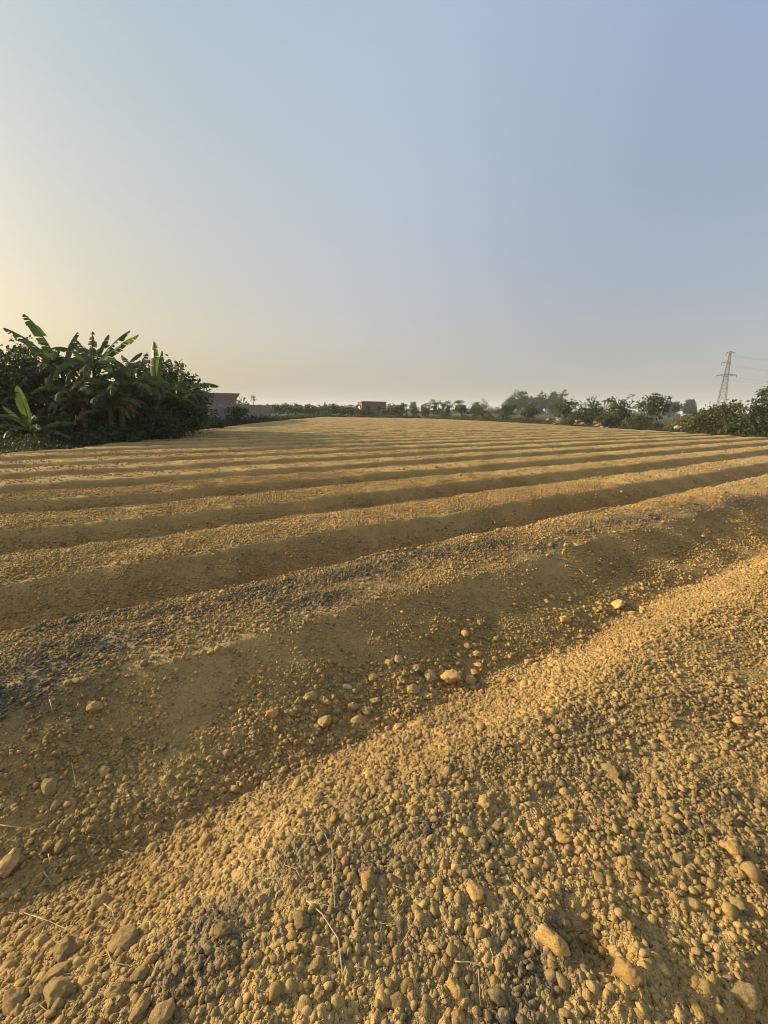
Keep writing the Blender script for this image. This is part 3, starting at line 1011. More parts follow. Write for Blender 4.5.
def banana_plant(label, x, y, z0, stem_h, leaves, seed, group=None, stem_r=0.11):
    """leaves: (az deg, elevation deg, length, droop, material)"""
    r2 = np.random.default_rng(seed)
    root = empty('banana_plant', (x, y, z0))
    tag(root, label, 'banana plant', group)
    mb = MB()
    mb.tube([(0, 0, -0.15), (0.02, 0, stem_h * .4), (0.04, 0.02, stem_h * .8), (0.05, 0.02, stem_h * 1.02)], [stem_r * 1.2, stem_r, stem_r * .75, stem_r * .4], 9)
    mb.build('stem', M['stem'], root, True)
    extra = [(r2.uniform(0, 360), r2.uniform(0, 62), r2.uniform(.6, .85) * max(l[2] for l in leaves), r2.uniform(1.4, 2.0), 'banana' if r2.random() < .8 else 'banana_dry') for _ in range(6)]
    for (az, el, L, dr, m) in leaves + extra:
        banana_leaf(root, (0.05, 0.02, stem_h * 0.97 + r2.uniform(-.12, .03)), R(az), R(el), L, L * r2.uniform(.21, .26), dr, m, r2, 0.75 if m == 'banana' else (0.3 if m == 'banana_young' else 1.0))
    return root

# --- left grove
GRP_B = 'banana plants at the left field edge'
def X(px, Y): return at(px, Y)
Bn, By, Bd = 'banana', 'banana_young', 'banana_dry'
# 'az' here: 0 = away, 90 = right, -90 = left
banana_plant('tall banana plant with two ragged leaves thrown high to the upper left', X(66, 18.5), 18.5, .15, 2.9,
    [(-70, 62, 2.9, .45, Bn), (-85, 48, 2.8, .5, Bn), (20, 75, 1.9, .5, Bn), (70, 40, 2.0, 1.5, Bn), (120, 30, 2.1, 1.7, Bn), (170, 35, 2.0, 1.9, Bn), (-120, 20, 2.2, 1.7, Bn), (-150, 5, 2.0, 1.4, Bd), (60, -30, 1.5, .9, Bd)], 1)
banana_plant('tallest broad banana plant in the grove middle with blunt leaves fanned against sky', X(97, 18.0), 18.0, .15, 3.0,
    [(-55, 55, 2.0, .6, Bn), (-25, 72, 1.7, .4, Bn), (15, 68, 1.7, .4, Bn), (60, 58, 2.1, .4, Bn), (80, 44, 2.2, .3, By), (110, 25, 2.2, 1.6, Bn), (-100, 30, 2.2, 1.6, Bn), (160, 20, 2.1, 1.9, Bn), (-160, 25, 2.0, 1.9, Bn), (190, -20, 1.8, .9, Bd), (120, -35, 1.5, .8, Bd)], 2)
banana_plant('banana plant with two erect fresh yellow green leaves at the right of the grove', X(156, 19.5), 19.5, .15, 2.1,
    [(-10, 84, 2.2, .15, By), (30, 80, 1.8, .2, By), (-60, 62, 1.9, .8, Bn), (-85, 45, 2.0, 1.1, Bn), (75, 45, 2.0, 1.5, Bn), (95, 25, 2.0, 1.4, Bn), (150, 30, 2.0, 1.7, Bn), (-150, 30, 2.0, 1.8, Bn)], 3)
banana_plant('small young banana plant with yellow green leaves in front of the dark tree', X(26, 15.6), 15.6, .12, 0.55,
    [(-60, 76, 1.7, .25, By), (-85, 52, 1.3, .4, By), (80, 38, 1.6, 1.0, Bn), (100, 15, 1.6, .9, Bn), (130, 35, 1.3, 1.2, Bn), (-110, 30, 1.4, 1.2, Bn), (-40, 55, 1.1, .6, Bn)], 4, None, .07)
banana_plant('banana plant hidden low between the two tall ones with drooping leaves', X(82, 17.2), 17.2, .15, 1.7,
    [(-85, 40, 1.9, 1.3, Bn), (-120, 45, 1.8, 1.7, Bn), (90, 40, 1.9, 1.5, Bn), (140, 50, 1.8, 1.8, Bn), (180, 45, 1.7, 1.9, Bn), (40, 65, 1.6, .9, Bn), (150, -25, 1.4, .8, Bd)], 5)
banana_plant('banana plant with long leaves arching down over the soil bank', X(120, 17.6), 17.6, .15, 2.0,
    [(85, 48, 2.1, 1.5, Bn), (115, 40, 2.1, 1.8, Bn), (-70, 50, 1.9, 1.3, Bn), (-140, 45, 1.9, 1.9, Bn), (160, 40, 1.9, 2.0, Bn), (20, 70, 1.8, .8, Bn), (130, -20, 1.5, .8, Bd)], 6)
banana_plant('half hidden banana plant with ragged leaf tips behind the fresh leaved one', X(138, 21.0), 21.0, .15, 2.5,
    [(-50, 60, 2.0, .6, Bn), (0, 66, 2.0, .6, Bd), (50, 58, 2.0, .8, Bn), (-90, 40, 2.1, 1.3, Bn), (95, 35, 2.0, 1.4, Bn), (170, 40, 2.0, 1.7, Bn)], 7)
banana_plant('banana plant at the right end of the grove with one leaf tip upright', X(180, 22.5), 22.5, .15, 2.1,
    [(0, 78, 1.7, .3, Bn), (80, 42, 2.1, 1.2, Bn), (100, 25, 2.0, 1.2, Bn), (-80, 45, 1.9, 1.4, Bn), (160, 40, 1.9, 1.8, Bn), (-150, 40, 1.8, 1.8, Bn)], 8)
banana_plant('banana plant with dull leaves spreading low across the stems at left', X(48, 17.6), 17.6, .15, 1.5,
    [(-60, 45, 1.8, 1.2, Bn), (80, 42, 1.9, 1.5, Bn), (130, 35, 1.9, 1.6, Bn), (-130, 40, 1.7, 1.7, Bn), (10, 68, 1.6, .8, Bn), (100, 60, 1.6, 1.0, Bn)], 9)
banana_plant('leaning banana plant whose leaves cross the middle trunk', X(108, 17.2), 17.2, .15, 1.4,
    [(-75, 55, 1.8, 1.3, Bn), (70, 50, 1.9, 1.4, Bn), (110, 42, 1.9, 1.7, Bn), (-110, 38, 1.9, 1.7, Bn), (170, 48, 1.7, 1.9, Bn), (30, 70, 1.5, .7, Bn), (-150, 10, 1.5, 1.2, Bd)], 10)
banana_plant('banana plant filling the dark gap left of the fresh leaved one', X(133, 18.6), 18.6, .15, 1.9,
    [(-65, 62, 1.8, .9, Bn), (85, 52, 1.8, 1.4, Bn), (140, 42, 1.8, 1.8, Bn), (-120, 42, 1.8, 1.8, Bn), (180, 55, 1.7, 1.9, Bn), (60, 30, 1.8, 1.2, Bn)], 12)
banana_plant('banana plant with upright dull leaves in the centre back of the grove', X(84, 20.5), 20.5, .15, 3.0,
    [(-40, 70, 1.7, .5, Bn), (35, 60, 1.9, .7, Bn), (-80, 40, 2.0, 1.1, Bd), (85, 35, 2.0, 1.3, Bn), (150, 40, 1.8, 1.8, Bn), (-150, 45, 1.8, 1.8, Bn)], 13)
banana_plant('banana plant at the left of the grove with fronds spreading over the round tree', X(48, 20.5), 20.5, .15, 2.7,
    [(-60, 55, 2.1, .9, Bn), (-90, 35, 2.2, 1.3, Bn), (10, 70, 1.8, .6, Bn), (60, 50, 2.0, 1.2, Bn), (100, 35, 2.0, 1.5, Bn), (-130, 40, 2.0, 1.7, Bn), (160, 45, 1.9, 1.8, Bn)], 15)
banana_plant('banana plant raising arched fronds between the tallest one and the fresh leaved one', X(124, 20.0), 20.0, .15, 2.7,
    [(-45, 62, 1.9, .9, Bn), (20, 66, 1.8, .8, Bn), (70, 52, 2.0, 1.2, Bn), (95, 38, 2.0, 1.5, Bn), (-85, 45, 2.0, 1.3, Bn), (150, 45, 1.9, 1.8, Bn), (-150, 45, 1.9, 1.8, Bn), (40, 20, 1.8, 1.0, Bd)], 16)
banana_plant('banana plant drooping over the weeds near the end of the grove', X(170, 21.0), 21.0, .15, 1.6,
    [(-70, 50, 1.8, 1.4, Bn), (75, 46, 1.9, 1.4, Bn), (115, 35, 1.9, 1.6, Bn), (-130, 45, 1.8, 1.8, Bn), (175, 45, 1.7, 1.9, Bn), (10, 70, 1.5, .8, Bn)], 14)
tree('broadleaf_tree', 'dense dark round broadleaf tree at the left edge behind young banana', 'tree', X(12, 19.0), 19.0, .1, 5.6, top_z(20, 351, 19) - .1, .19, 11000, 'leaf_dark', 41, None, 9, .16, .08)
tree('broadleaf_tree', 'thin upper tree peeping out above the dark round tree at left', 'tree', X(34, 23.0), 23.0, .1, 1.6, top_z(34, 338, 23) - .1, .2, 700, 'leaf_dark', 42, None, 6, .11, .45)
tree('broadleaf_tree', 'wide dark leafy tree filling the gap behind the banana stems', 'tree', X(98, 22.0), 22.0, .1, 6.2, top_z(98, 376, 22) - .1, .2, 8500, 'leaf_dark', 43, None, 9, .14, .05)
tree('broadleaf_tree', 'dark spreading tree with flat sprays at the right end of the grove', 'tree', X(172, 24.5), 24.5, .1, 3.7, top_z(172, 363, 24.5) - .1, .22, 7000, 'leaf_dark', 44, None, 8, .14, .08)
tree('broadleaf_tree', 'dark bushy tree behind the fresh leaved banana plant', 'tree', X(146, 22.8), 22.8, .1, 4.6, top_z(146, 378, 22.8) - .1, .2, 6500, 'leaf_dark', 45, None, 8, .12, .05)
tree('shrub', 'low dark shrub under the bananas beside the bare soil bank', 'shrub', X(142, 18.6), 18.6, .1, 2.6, 1.5, .16, 2200, 'leaf_dark', 46, None, 6, .05, .03)
tree('shrub', 'rounded dark shrub at the foot of the flat sprayed tree', 'shrub', X(176, 21.2), 21.2, .1, 3.0, 2.0, .17, 2600, 'leaf_dark', 47, None, 6, .05, .03)
tree('shrub', 'low bushy shrub left of the small young banana plant', 'shrub', X(2, 16.5), 16.5, .1, 2.6, 1.5, .15, 2200, 'leaf_dark', 48, None, 6, .05, .03)
tree('shrub', 'dark undergrowth shrub beneath the two tall banana plants', 'shrub', X(62, 17.4), 17.4, .1, 3.0, 1.5, .16, 2600, 'leaf_dark', 49, None, 6, .05, .03)
tree('shrub', 'dark shrub beneath the drooping leaves in the grove middle', 'shrub', X(104, 18.4), 18.4, .1, 3.0, 1.7, .16, 2600, 'leaf_dark', 50, None, 6, .05, .03)
tree('shrub', 'sunlit topped shrub at the end of the grove before the wall', 'shrub', X(192, 26.5), 26.5, .1, 1.8, top_z(192, 388, 26.5), .17, 2000, 'leaf_dark', 51, None, 6, .05, .03)

tree('shrub', 'low dark shrub in front of the leaning banana stem', 'shrub', X(110, 16.9), 16.9, .1, 2.0, .8, .14, 1800, 'leaf_dark', 52, None, 6, .04, .02)
tree('shrub', 'low dark shrub between young banana and the grove stems', 'shrub', X(66, 16.2), 16.2, .1, 1.8, .6, .13, 1600, 'leaf_dark', 53, None, 6, .04, .02)
tree('shrub', 'small dark shrub below the fresh leaved banana plant', 'shrub', X(157, 18.9), 18.9, .1, 2.0, 1.2, .15, 1600, 'leaf_dark', 54, None, 6, .04, .02)

def weeds(name, label, pts_fn, n, leaf, m, seed, hmax):
    r2 = np.random.default_rng(seed)
    x, y = pts_fn(n, r2)
    fd = inside_dist(x, y, FIELD)
    k = fd < -0.05 + 0.25 * noise2(x * 1.1, y * 1.1, 301)
    x, y = x[k], y[k]
    z = height(x, y, 0.1 + 0 * x)
    bare = np.exp(-(((x + 11.6) / 1.0) ** 2 + ((y - 18.8) / 1.7) ** 2)) * 1.3
    kk = r2.random(len(x)) > bare
    x, y, z = x[kk], y[kk], z[kk]
    hh = hmax * np.clip(0.45 + 0.7 * noise2(x * 0.9, y * 0.9, 302), 0.08, 1.2) * sstep(0.0, -0.8, inside_dist(x, y, FIELD))
    zz = z + hh * r2.random(len(x)) ** 0.8
    pts = np.stack([x, y, zz], 1)
    up = np.zeros_like(pts); up[:, 2] = 0.7
    me = leaf_mesh(name, pts, leaf * r2.uniform(.6, 1.3, len(x)), np.clip(0.5 + .3 * noise2(x * 1.6, y * 1.6, 303) + .2 * r2.normal(size=len(x)), 0, 1), r2, .35, -.1, up)
    o = link(name, me, M[m])
    tag(o, label, 'weeds', None, 'stuff')

def strip(poly, w0, w1):
    def f(n, r2):
        seg = np.array(poly, float)
        L = np.hypot(*(seg[1:] - seg[:-1]).T)
        k = r2.choice(len(L), n, p=L / L.sum())
        t = r2.random(n)
        d = (seg[1:] - seg[:-1])[k] / L[k, None]
        nrm = np.stack([d[:, 1], -d[:, 0]], 1)
        c = seg[k] + (seg[1:] - seg[:-1])[k] * t[:, None] + nrm * r2.uniform(w0, w1, n)[:, None]
        return c[:, 0], c[:, 1]
    return f
weeds('low_weeds', 'low green weeds along the foot of the banana grove', strip([(-10.9, 7), (-10.9, 12.4), (-10.25, 13.9), (-10.3, 15.5), (-10.8, 17.4), (-11.4, 21.5), (-11.7, 28.3)], -3.6, 0.3), 26000, .11, 'leaf_weed', 61, .40)
weeds('low_weeds', 'olive weeds along the foot of the grey block wall', strip([(-11.7, 28.3), (-12.4, 38), (-13.1, 52), (-12.7, 67), (-12.7, 88)], -2.6, 0.2), 24000, .2, 'leaf_weed', 62, .8)
weeds('verge_weeds', 'dull green weeds and grass along the right field edge', strip([(7, 89.5), (13, 79), (17, 67.5), (20.5, 57), (22.3, 45.4), (24.0, 39), (24.1, 34), (24.6, 30), (28, 28.5), (32, 20)], -4.5, 0.3), 36000, .22, 'leaf_weed', 63, .8)
weeds('verge_weeds', 'far strip of weeds along the end of the field', strip([(-13, 89), (7, 89.5)], -2.5, 0.3), 6000, .4, 'leaf_olive', 64, .6)

# ------------------------------------------------------------------ buildings on the left and far side
def shed():
    # wall follows the field's left edge, from near end to far end
    x0, y0 = X(196, 34.0), 34.0
    x1, y1 = X(270, 56.0), 56.0
    rz = math.atan2(y1 - y0, x1 - x0)
    L = math.hypot(x1 - x0, y1 - y0)
    w = empty('block_wall', (x0, y0, 0.1), rz)
    tag(w, 'grey concrete block wall running behind the weeds beside the field', 'wall')
    mb = MB(); mb.box(0, L, 0, .18, -.2, 1.88)
    mb.build('blockwork', M['block_wall'], w)
    mb = MB()
    for i in range(6):
        u = L * i / 5
        mb.box(u - .14, u + .14, -.06, .24, -.2, 1.95)
    mb.build('pier', M['block'], w)
    # shed behind the wall
    Y = 43.0
    s = empty('shed', (X(230, Y), Y, 0.1), R(8))
    tag(s, 'low shed with dark red sheet roof and white eaves board behind the wall', 'shed')
    Ls, Ds = 5.4, 3.6
    He, Hr = top_z(226, 403.5, Y) - .1, top_z(220, 394.5, Y + 3.4) - .1
    mb = MB()
    mb.add([(-Ls, 0, -.2), (0, 0, -.2), (0, Ds, -.2), (-Ls, Ds, -.2), (-Ls, 0, He - .06), (0, 0, He - .06), (0, Ds, Hr - .06), (-Ls, Ds, Hr - .06)],
           [(0, 3, 2, 1), (4, 5, 6, 7), (0, 1, 5, 4), (1, 2, 6, 5), (2, 3, 7, 6), (3, 0, 4, 7)])
    mb.build('wall', M['block'], s)
    mb = MB()
    k_ = (Hr - He) / Ds
    z0, z1 = He - .3 * k_, Hr + .3 * k_
    mb.add([(-Ls - .3, -.3, z0), (.3, -.3, z0), (.3, Ds + .3, z1), (-Ls - .3, Ds + .3, z1), (-Ls - .3, -.3, z0 + .08), (.3, -.3, z0 + .08), (.3, Ds + .3, z1 + .08), (-Ls - .3, Ds + .3, z1 + .08)],
           [(0, 3, 2, 1), (4, 5, 6, 7), (0, 1, 5, 4), (1, 2, 6, 5), (2, 3, 7, 6), (3, 0, 4, 7)])
    mb.build('roof', M['roof_red'], s)
    mb = MB(); mb.box(-Ls - .3, .3, -.36, -.305, z0 - .06, z0 + .06); mb.build('eaves_board', M['white'], s)
    mb = MB(); mb.box(-3.1, -2.2, -.05, .02, 0, min(1.8, He - .2)); mb.build('door', M['dark'], s)

def block_mat(name, c1, c2, mortar, bw, bh):
    m, nt, b = mat(name)
    tc = nd(nt, 'ShaderNodeTexCoord')
    sp = nd(nt, 'ShaderNodeSeparateXYZ'); nt.links.new(tc.outputs['Object'], sp.inputs[0])
    ad = nd(nt, 'ShaderNodeMath', operation='ADD'); nt.links.new(sp.outputs[0], ad.inputs[0]); nt.links.new(sp.outputs[1], ad.inputs[1])
    cb = nd(nt, 'ShaderNodeCombineXYZ'); nt.links.new(ad.outputs[0], cb.inputs[0]); nt.links.new(sp.outputs[2], cb.inputs[1])
    br = nd(nt, 'ShaderNodeTexBrick')
    nt.links.new(cb.outputs[0], br.inputs['Vector'])
    br.inputs['Scale'].default_value = 1.0
    br.inputs['Brick Width'].default_value = bw
    br.inputs['Row Height'].default_value = bh
    br.inputs['Mortar Size'].default_value = 0.012
    br.inputs['Color1'].default_value = (*c1, 1)
    br.inputs['Color2'].default_value = (*c2, 1)
    br.inputs['Mortar'].default_value = (*mortar, 1)
    n1 = noise_node(nt, tc.outputs['Object'], 0.9, 6, .7)
    c = mixc(nt, ramp(nt, n1, [(.3, (0, 0, 0)), (.7, (1, 1, 1))]), mixc(nt, 1.0, br.outputs[0], (.7, .68, .66), 'MULTIPLY'), br.outputs[0])
    nt.links.new(c, b.inputs['Base Color'])
    b.inputs['Roughness'].default_value = .95
    return m
M['block_wall'] = block_mat('block_wall', (.25, .225, .19), (.32, .29, .25), (.2, .18, .155), .4, .2)
M['brickwork'] = block_mat('brickwork', (.27, .10, .055), (.34, .14, .08), (.24, .18, .14), .24, .075)
shed()
tree('shrub', 'dark shrub standing against the grey block wall', 'shrub', X(237, 39.0), 39.0, .1, 1.9, 1.75, .2, 900, 'leaf_dark', 71, None, 5, .05, .03)
tree('shrub', 'low dark bush at the near end of the grey block wall', 'shrub', X(214, 30.5), 30.5, .1, 1.5, .85, .2, 700, 'leaf_dark', 72, None, 5, .05, .03)
tree('small_tree', 'small pale leaved tree rising behind the grey block wall', 'tree', X(241, 52), 52, .1, 2.2, top_z(241, 396.5, 52), .22, 500, 'leaf_olive', 73, None, 5, .06, .35)
def sapling():
    Y = 56.0
    root = empty('sapling', (X(253, Y), Y, .1))
    tag(root, 'thin sapling with white painted post rising above the block wall', 'sapling')
    mb = MB(); mb.tube([(0, 0, -.1), (.02, 0, 1.6), (0, 0, 2.35)], [.07, .07, .06], 6); mb.build('post', M['white'], root, True)
    mb = MB(); mb.tube([(.1, 0, -.1), (.12, 0, 2.0), (.1, 0, 2.95)], [.04, .03, .015], 5); mb.build('trunk', M['bark'], root, True)
    r2 = np.random.default_rng(5)
    pts = np.vstack([r2.normal(size=(40, 3)) * [.14, .14, .10] + [.1, 0, 2.95], r2.normal(size=(24, 3)) * [.16, .16, .05] + [.15, 0, 2.55]])
    link('crown', leaf_mesh('crown', pts, np.full(64, .17), r2.random(64), r2, .5), M['leaf_mid'], root)
sapling()
def pale_wall():
    Y = 76
    o = MB(); o.box(-2.2, 2.2, -.1, .1, -.1, .62)
    for i in range(4): o.box(-2.2 + i * 1.4, -2.0 + i * 1.4, -.14, .14, -.1, .75)
    w = o.build('low_wall', M['concrete_pale']); w.location = (X(281, Y), Y, .15)
    tag(w, 'low whitewashed wall at the far left corner of the field', 'wall')
pale_wall()

def brick_hut():
    Y = 112.0
    xl = X(374, Y)
    root = empty('brick_building', (xl, Y, .1), R(20))
    tag(root, 'small flat roofed red brick building beyond the far trees', 'building')
    Wd = 6.2; D = 3.8; Hh = top_z(374, 402.3, Y) - .1
    h = Wd / 2
    mb = MB(); mb.box(-h, h, 0, D, -.2, Hh); mb.build('wall', M['brickwork'], root)
    mb = MB(); mb.box(-h - .25, h + .25, -.25, D + .25, Hh + .003, Hh + .22); mb.build('roof', M['concrete'], root)
    for ux in (-1.6, 1.2):
        mb = MB(); mb.box(ux - .5, ux + .5, -.04, .03, 1.3, 2.5); wdw = mb.build('window', M['dark'], root)
        mb = MB(); mb.box(ux - .6, ux + .6, -.09, -.045, 1.16, 1.28); mb.build('sill', M['concrete'], wdw)
    mb = MB(); mb.box(-h - .04, -h + .03, 1.7, 2.9, 1.1, 2.6); mb.build('window', M['white'], root)
brick_hut()

# ------------------------------------------------------------------ far trees and the right field edge
r2g = np.random.default_rng(88)
k = 0
for px in np.arange(274, 402, 6.2):
    Y = r2g.uniform(98, 118)
    if abs(px - 374) < 13 and Y < 114: Y = r2g.uniform(119, 126) if r2g.random() < .45 else r2g.uniform(97, 104)
    tp = 405.0 + r2g.normal() * 0.9 if not abs(px - 374) < 15 else 409
    Hh = top_z(px, tp, Y)
    tree('orchard_tree', 'dull green low tree of the hazy row along the far field end', 'tree', X(px, Y), Y, .1, r2g.uniform(3.2, 4.6), Hh, .5, 420, 'leaf_far', 100 + k, 'trees of the far hazy row', 5, .09, .08)
    k += 1
def edge_y(px):
    return float(np.interp(px, [400, 420, 460, 500, 550, 600, 660, 700, 740, 768, 800], [94, 90, 79.4, 68, 58, 46.0, 39.6, 35, 31, 30.2, 28]))
row = [(402, 403, 5, 11), (414, 402.5, 6, 12), (425, 404, 5, 11), (434, 400, 5, 12), (446, 401.5, 6, 13), (461, 400.5, 5, 15), (475, 403, 6, 12)]
for (px, tp, off_, w) in row:
    Y = edge_y(px) + off_
    tree('orchard_tree', 'rounded orchard tree of the row right of the brick building', 'tree', X(px, Y), Y, .1, w * Y / FPX * 1.05, top_z(px, tp, Y), .36, 700, 'leaf_far', 140 + int(px), 'orchard trees right of the brick building', 6, .08, .10)
for (px, tp, off_, w, m, nm, lab) in [
    (483, 400.5, 4.0, 23, 'leaf_mid', 'fruit_tree', 'spiky topped small tree left of the hazy blue grey trees'),
    (507, 403.5, 4.0, 20, 'leaf_mid', 'fruit_tree', 'low round tree in front of the left hazy tall tree'),
    (530, 406, 4.0, 18, 'leaf_mid', 'fruit_tree', 'low bushy tree in front of the middle hazy tall tree'),
    (566, 399.5, 4.0, 23, 'leaf_mid', 'fruit_tree', 'dark bushy tree right below the thin umbrella shaped tree'),
    (592, 397.5, 4.0, 27, 'leaf_mid', 'fruit_tree', 'bushy tree rising behind the rubble pile at right'),
    (618, 397, 4.0, 30, 'leaf_mid', 'fruit_tree', 'wide leafy tree right of the rubble pile'),
    (653, 394.5, 4.0, 32, 'leaf_mid', 'fruit_tree', 'upright branching tree standing alone left of the dry brush'),
    (706, 408, 1.2, 34, 'leaf_olive', 'shrub', 'low olive shrub just right of the dry brush pile'),
    (730, 403, 1.8, 32, 'leaf_olive', 'shrub', 'mid height shrub below the pylon'),
    (762, 390, 2.6, 32, 'leaf_mid', 'shrub', 'tall rounded shrub right of the pylon'),
    (778, 387, 2.6, 44, 'leaf_mid', 'shrub', 'tall shrub cut by the right edge of the photo'),
    (745, 414, 1.2, 40, 'leaf_olive', 'shrub', 'broad low shrub under the tall rounded shrub at right'),
    (772, 418, 1.2, 34, 'leaf_olive', 'shrub', 'low shrub in the right corner of the field edge'),
    (640, 416, 1.2, 24, 'leaf_olive', 'shrub', 'low shrub at the foot of the upright branching tree'),
    (606, 415, 1.2, 22, 'leaf_olive', 'shrub', 'low shrub at the foot of the wide leafy tree'),
    (577, 413, 1.2, 20, 'leaf_olive', 'shrub', 'low shrub left of the rubble pile')]:
    Y = edge_y(px) + off_
    top = top_z(px, tp, Y)
    tree(nm, lab, 'tree' if 'tree' in nm else 'shrub', X(px, Y), Y, .1, w * Y / FPX * 1.08, top, .22 if nm == 'shrub' else .26, 2200 if nm == 'shrub' else 1500, m, 200 + int(px) + int(tp), None, 7, .07, .10 if nm == 'fruit_tree' else .02)
for (px, tp, Y, w, lab) in [
    (519, 391.5, 215, 25, 'broadest hazy blue grey tall tree beyond the right field edge'),
    (539, 393, 230, 13, 'narrow hazy tall tree in the middle of the blue grey group'),
    (552, 392.5, 225, 15, 'rightmost tree of the hazy blue grey group beside the umbrella shaped tree'),
    (672, 402, 230, 15, 'rounded hazy tree far behind the dry brush'),
    (689, 400, 230, 9, 'pointed hazy tree far behind the dry brush')]:
    tree('tall_tree', lab, 'tree', X(px, Y), Y, .1, w * Y / FPX * 1.1, top_z(px, tp, Y), .95, 3000, 'leaf_dark', 300 + px, None, 7, .2, .12)
# thin umbrella shaped tree
tree('umbrella_tree', 'thin bare stemmed tree with a sparse flat umbrella crown', 'tree', X(562, 85), 85, .1, 2.8, top_z(562, 389.5, 85), .3, 110, 'leaf_far', 77, None, 4, .06, .72)
# trees further back close the horizon
for i, px in enumerate(np.arange(405, 800, 9.0)):
    Y = r2g.uniform(330, 430)
    tree('distant_tree', 'pale hazy tree in the farthest line behind the right field edge', 'tree', X(px, Y), Y, .1, r2g.uniform(11, 17), top_z(px, 408.5 + 0.0155 * (px - 384) + r2g.normal() * 1.2, Y), 1.8, 260, 'leaf_far', 400 + i, 'distant trees on the right horizon', 5, .15, .06)
for i, px in enumerate(np.arange(262, 405, 9.0)):
    Y = r2g.uniform(340, 450)
    tree('distant_tree', 'pale hazy tree in the farthest line behind the far field end', 'tree', X(px, Y), Y, .1, r2g.uniform(11, 17), top_z(px, 404.5 + r2g.normal() * 1.0, Y), 1.8, 260, 'leaf_far', 460 + i, 'distant trees on the left horizon', 5, .15, .06)
# dry brush
tree('dry_brush', 'grey brown leafless brush heap between the upright tree and shrubs', 'brush', X(684, 39.5), 39.5, .1, 2.6, 1.6, .22, 700, 'leaf_dry', 81, None, 6, .03, .02)

def stones(spots, lab, grp, seed):
    r2 = np.random.default_rng(seed)
    for (px, Y, dz, rad, m) in spots:
        pm = M[m]
        o = put_clod((X(px, Y), Y, .15 + dz), rad, lab, grp, pm, None, r2.uniform(.55, .85), r2.uniform(1.1, 1.6), None, 0.05, 'rubble_stone', 'stone')
r3 = np.random.default_rng(19)
spots = []
for (cx, wpx, n) in [(555, 11, 26), (576, 10, 34), (600, 7, 26)]:
    for i in range(n):
        a = r3.normal()
        px_ = cx + a * wpx * .6
        spots.append((px_, edge_y(px_) + 1.0 + r3.normal() * .5, max(0, .95 - .45 * abs(a)) * r3.random(), r3.uniform(.10, .30), 'rubble' if r3.random() < .7 else 'rubble_grey'))
stones(spots, 'broken brown stone in the rubble heaps on the right field edge', 'rubble stones on the right field edge', 3)
stones([(680, 38.2, .22, .33, 'rubble_grey')], 'pale grey rock lying under the dry brush heap', None, 4)
stones([(687, 37.6, .1, .24, 'rubble_grey')], 'smaller pale rock right of the big one under the brush', None, 5)
stones([(389, 91, .25, .42, 'concrete_pale')], 'small white rock at the field end right of the brick building', None, 6)

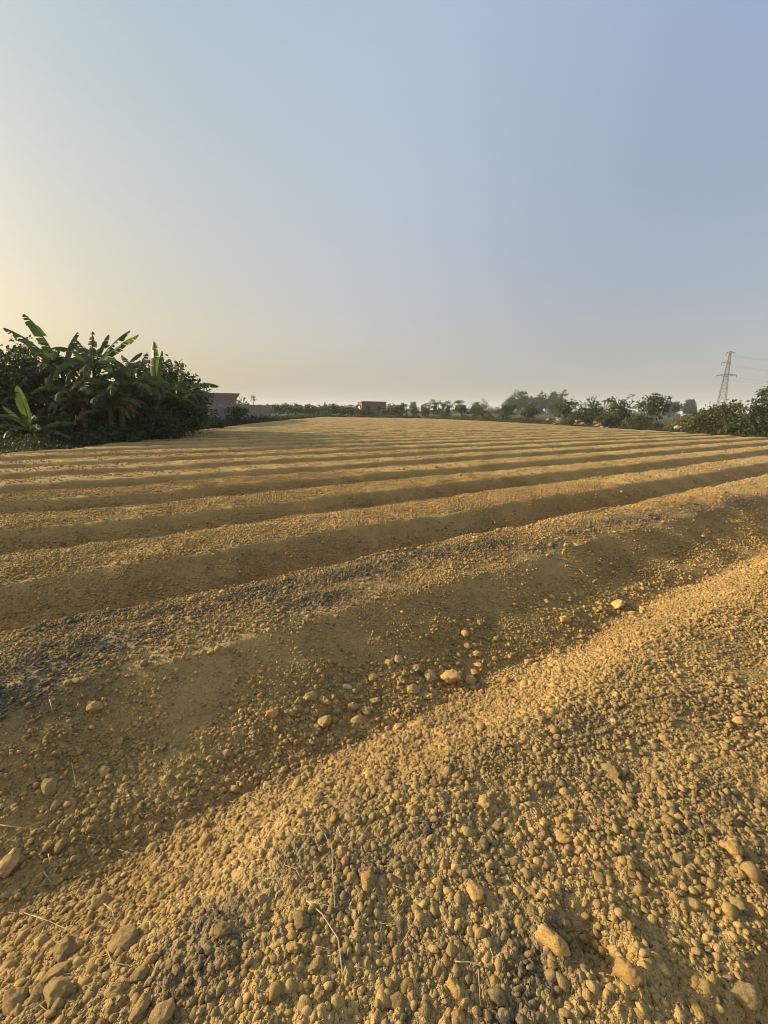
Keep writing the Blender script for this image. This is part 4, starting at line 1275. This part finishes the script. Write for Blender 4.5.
# ------------------------------------------------------------------ pylon and its wires
def pylon():
    Y = 255.0
    px = 719.0
    x = X(px, Y)
    Ht = top_z(728, 351.5, Y)
    root = empty('transmission_pylon', (x, Y, .1), R(-25))
    tag(root, 'grey steel lattice power pylon standing beyond the right hedge', 'pylon')
    def half(z):
        f = z / Ht
        return 1.9 * (1 - f) ** 1.1 + 0.35
    zs = [Ht * f for f in (0, .13, .25, .36, .46, .55, .63, .70, .77, .84, .91, 1.0)]
    for sx in (-1, 1):
        for sy in (-1, 1):
            mb = MB(); mb.tube([(sx * half(z), sy * half(z), z) for z in zs], .15, 4); mb.build('leg', M['steel'], root)
    mb = MB()
    for a, b2 in zip(zs[:-1], zs[1:]):
        for (s1, s2) in (((-1, -1), (1, -1)), ((1, -1), (1, 1)), ((1, 1), (-1, 1)), ((-1, 1), (-1, -1))):
            p = lambda s, z: (s[0] * half(z), s[1] * half(z), z)
            mb.tube([p(s1, a), p(s2, b2)], .07, 4); mb.tube([p(s2, a), p(s1, b2)], .07, 4); mb.tube([p(s1, b2), p(s2, b2)], .07, 4)
    mb.build('bracing', M['steel'], root)
    arms = []
    for (f, l, r_) in ((.985, 1.7, 1.7), (.84, 3.1, .9), (.655, 4.6, 4.6)):
        z = Ht * f
        for (sgn, ln) in ((-1, l), (1, r_)):
            mb = MB()
            for sy in (-1, 1):
                mb.tube([(0, sy * half(z), z + .5), (sgn * ln, 0, z)], .11, 4)
                mb.tube([(0, sy * half(z), z - .5), (sgn * ln, 0, z)], .11, 4)
            arm = mb.build('cross_arm', M['steel'], root)
            mb = MB(); mb.tube([(sgn * ln, 0, z), (sgn * ln, 0, z - 1.5)], .10, 5); mb.build('insulator', M['cable'], arm)
            arms.append(((sgn * ln, 0, z - 1.5), sgn, f))
    Mw = Matrix.Translation((x, Y, .1)) @ Matrix.Rotation(R(-25), 4, 'Z')
    names = {(-1, .985): 'top left', (1, .985): 'top right', (-1, .84): 'middle left', (1, .84): 'middle right', (-1, .655): 'lowest left', (1, .655): 'lowest right'}
    for (loc, sgn, f) in arms:
        a = Mw @ Vector(loc)
        e = a + Vector((250, 40, 2))
        pts = [a.lerp(e, i / 24) - Vector((0, 0, 4 * 6 * (i / 24) * (1 - i / 24))) for i in range(25)]
        mb = MB(); mb.tube([p - a for p in pts], .02, 4)
        o = mb.build('power_line', M['cable']); o.location = a
        tag(o, 'thin power line hanging to the right from the pylon\'s %s arm' % names[(sgn, f)], 'power line', 'power lines from the pylon')
pylon()

# ------------------------------------------------------------------ haze
def haze():
    m = bpy.data.materials.new('haze_air')
    m.use_nodes = True
    nt = m.node_tree
    nt.nodes.remove(nt.nodes['Principled BSDF'])
    v = nt.nodes.new('ShaderNodeVolumePrincipled')
    v.inputs['Color'].default_value = (0.93, 0.94, 0.96, 1)
    v.inputs['Density'].default_value = 0.00042
    v.inputs['Anisotropy'].default_value = 0.0
    nt.links.new(v.outputs[0], nt.nodes['Material Output'].inputs['Volume'])
    mb = MB(); mb.box(-4200, 4200, -4200, 4200, -1.3, 60)
    o = mb.build('haze', m)
    tag(o, 'thin evening haze over the whole field', None, None, 'stuff')
haze()
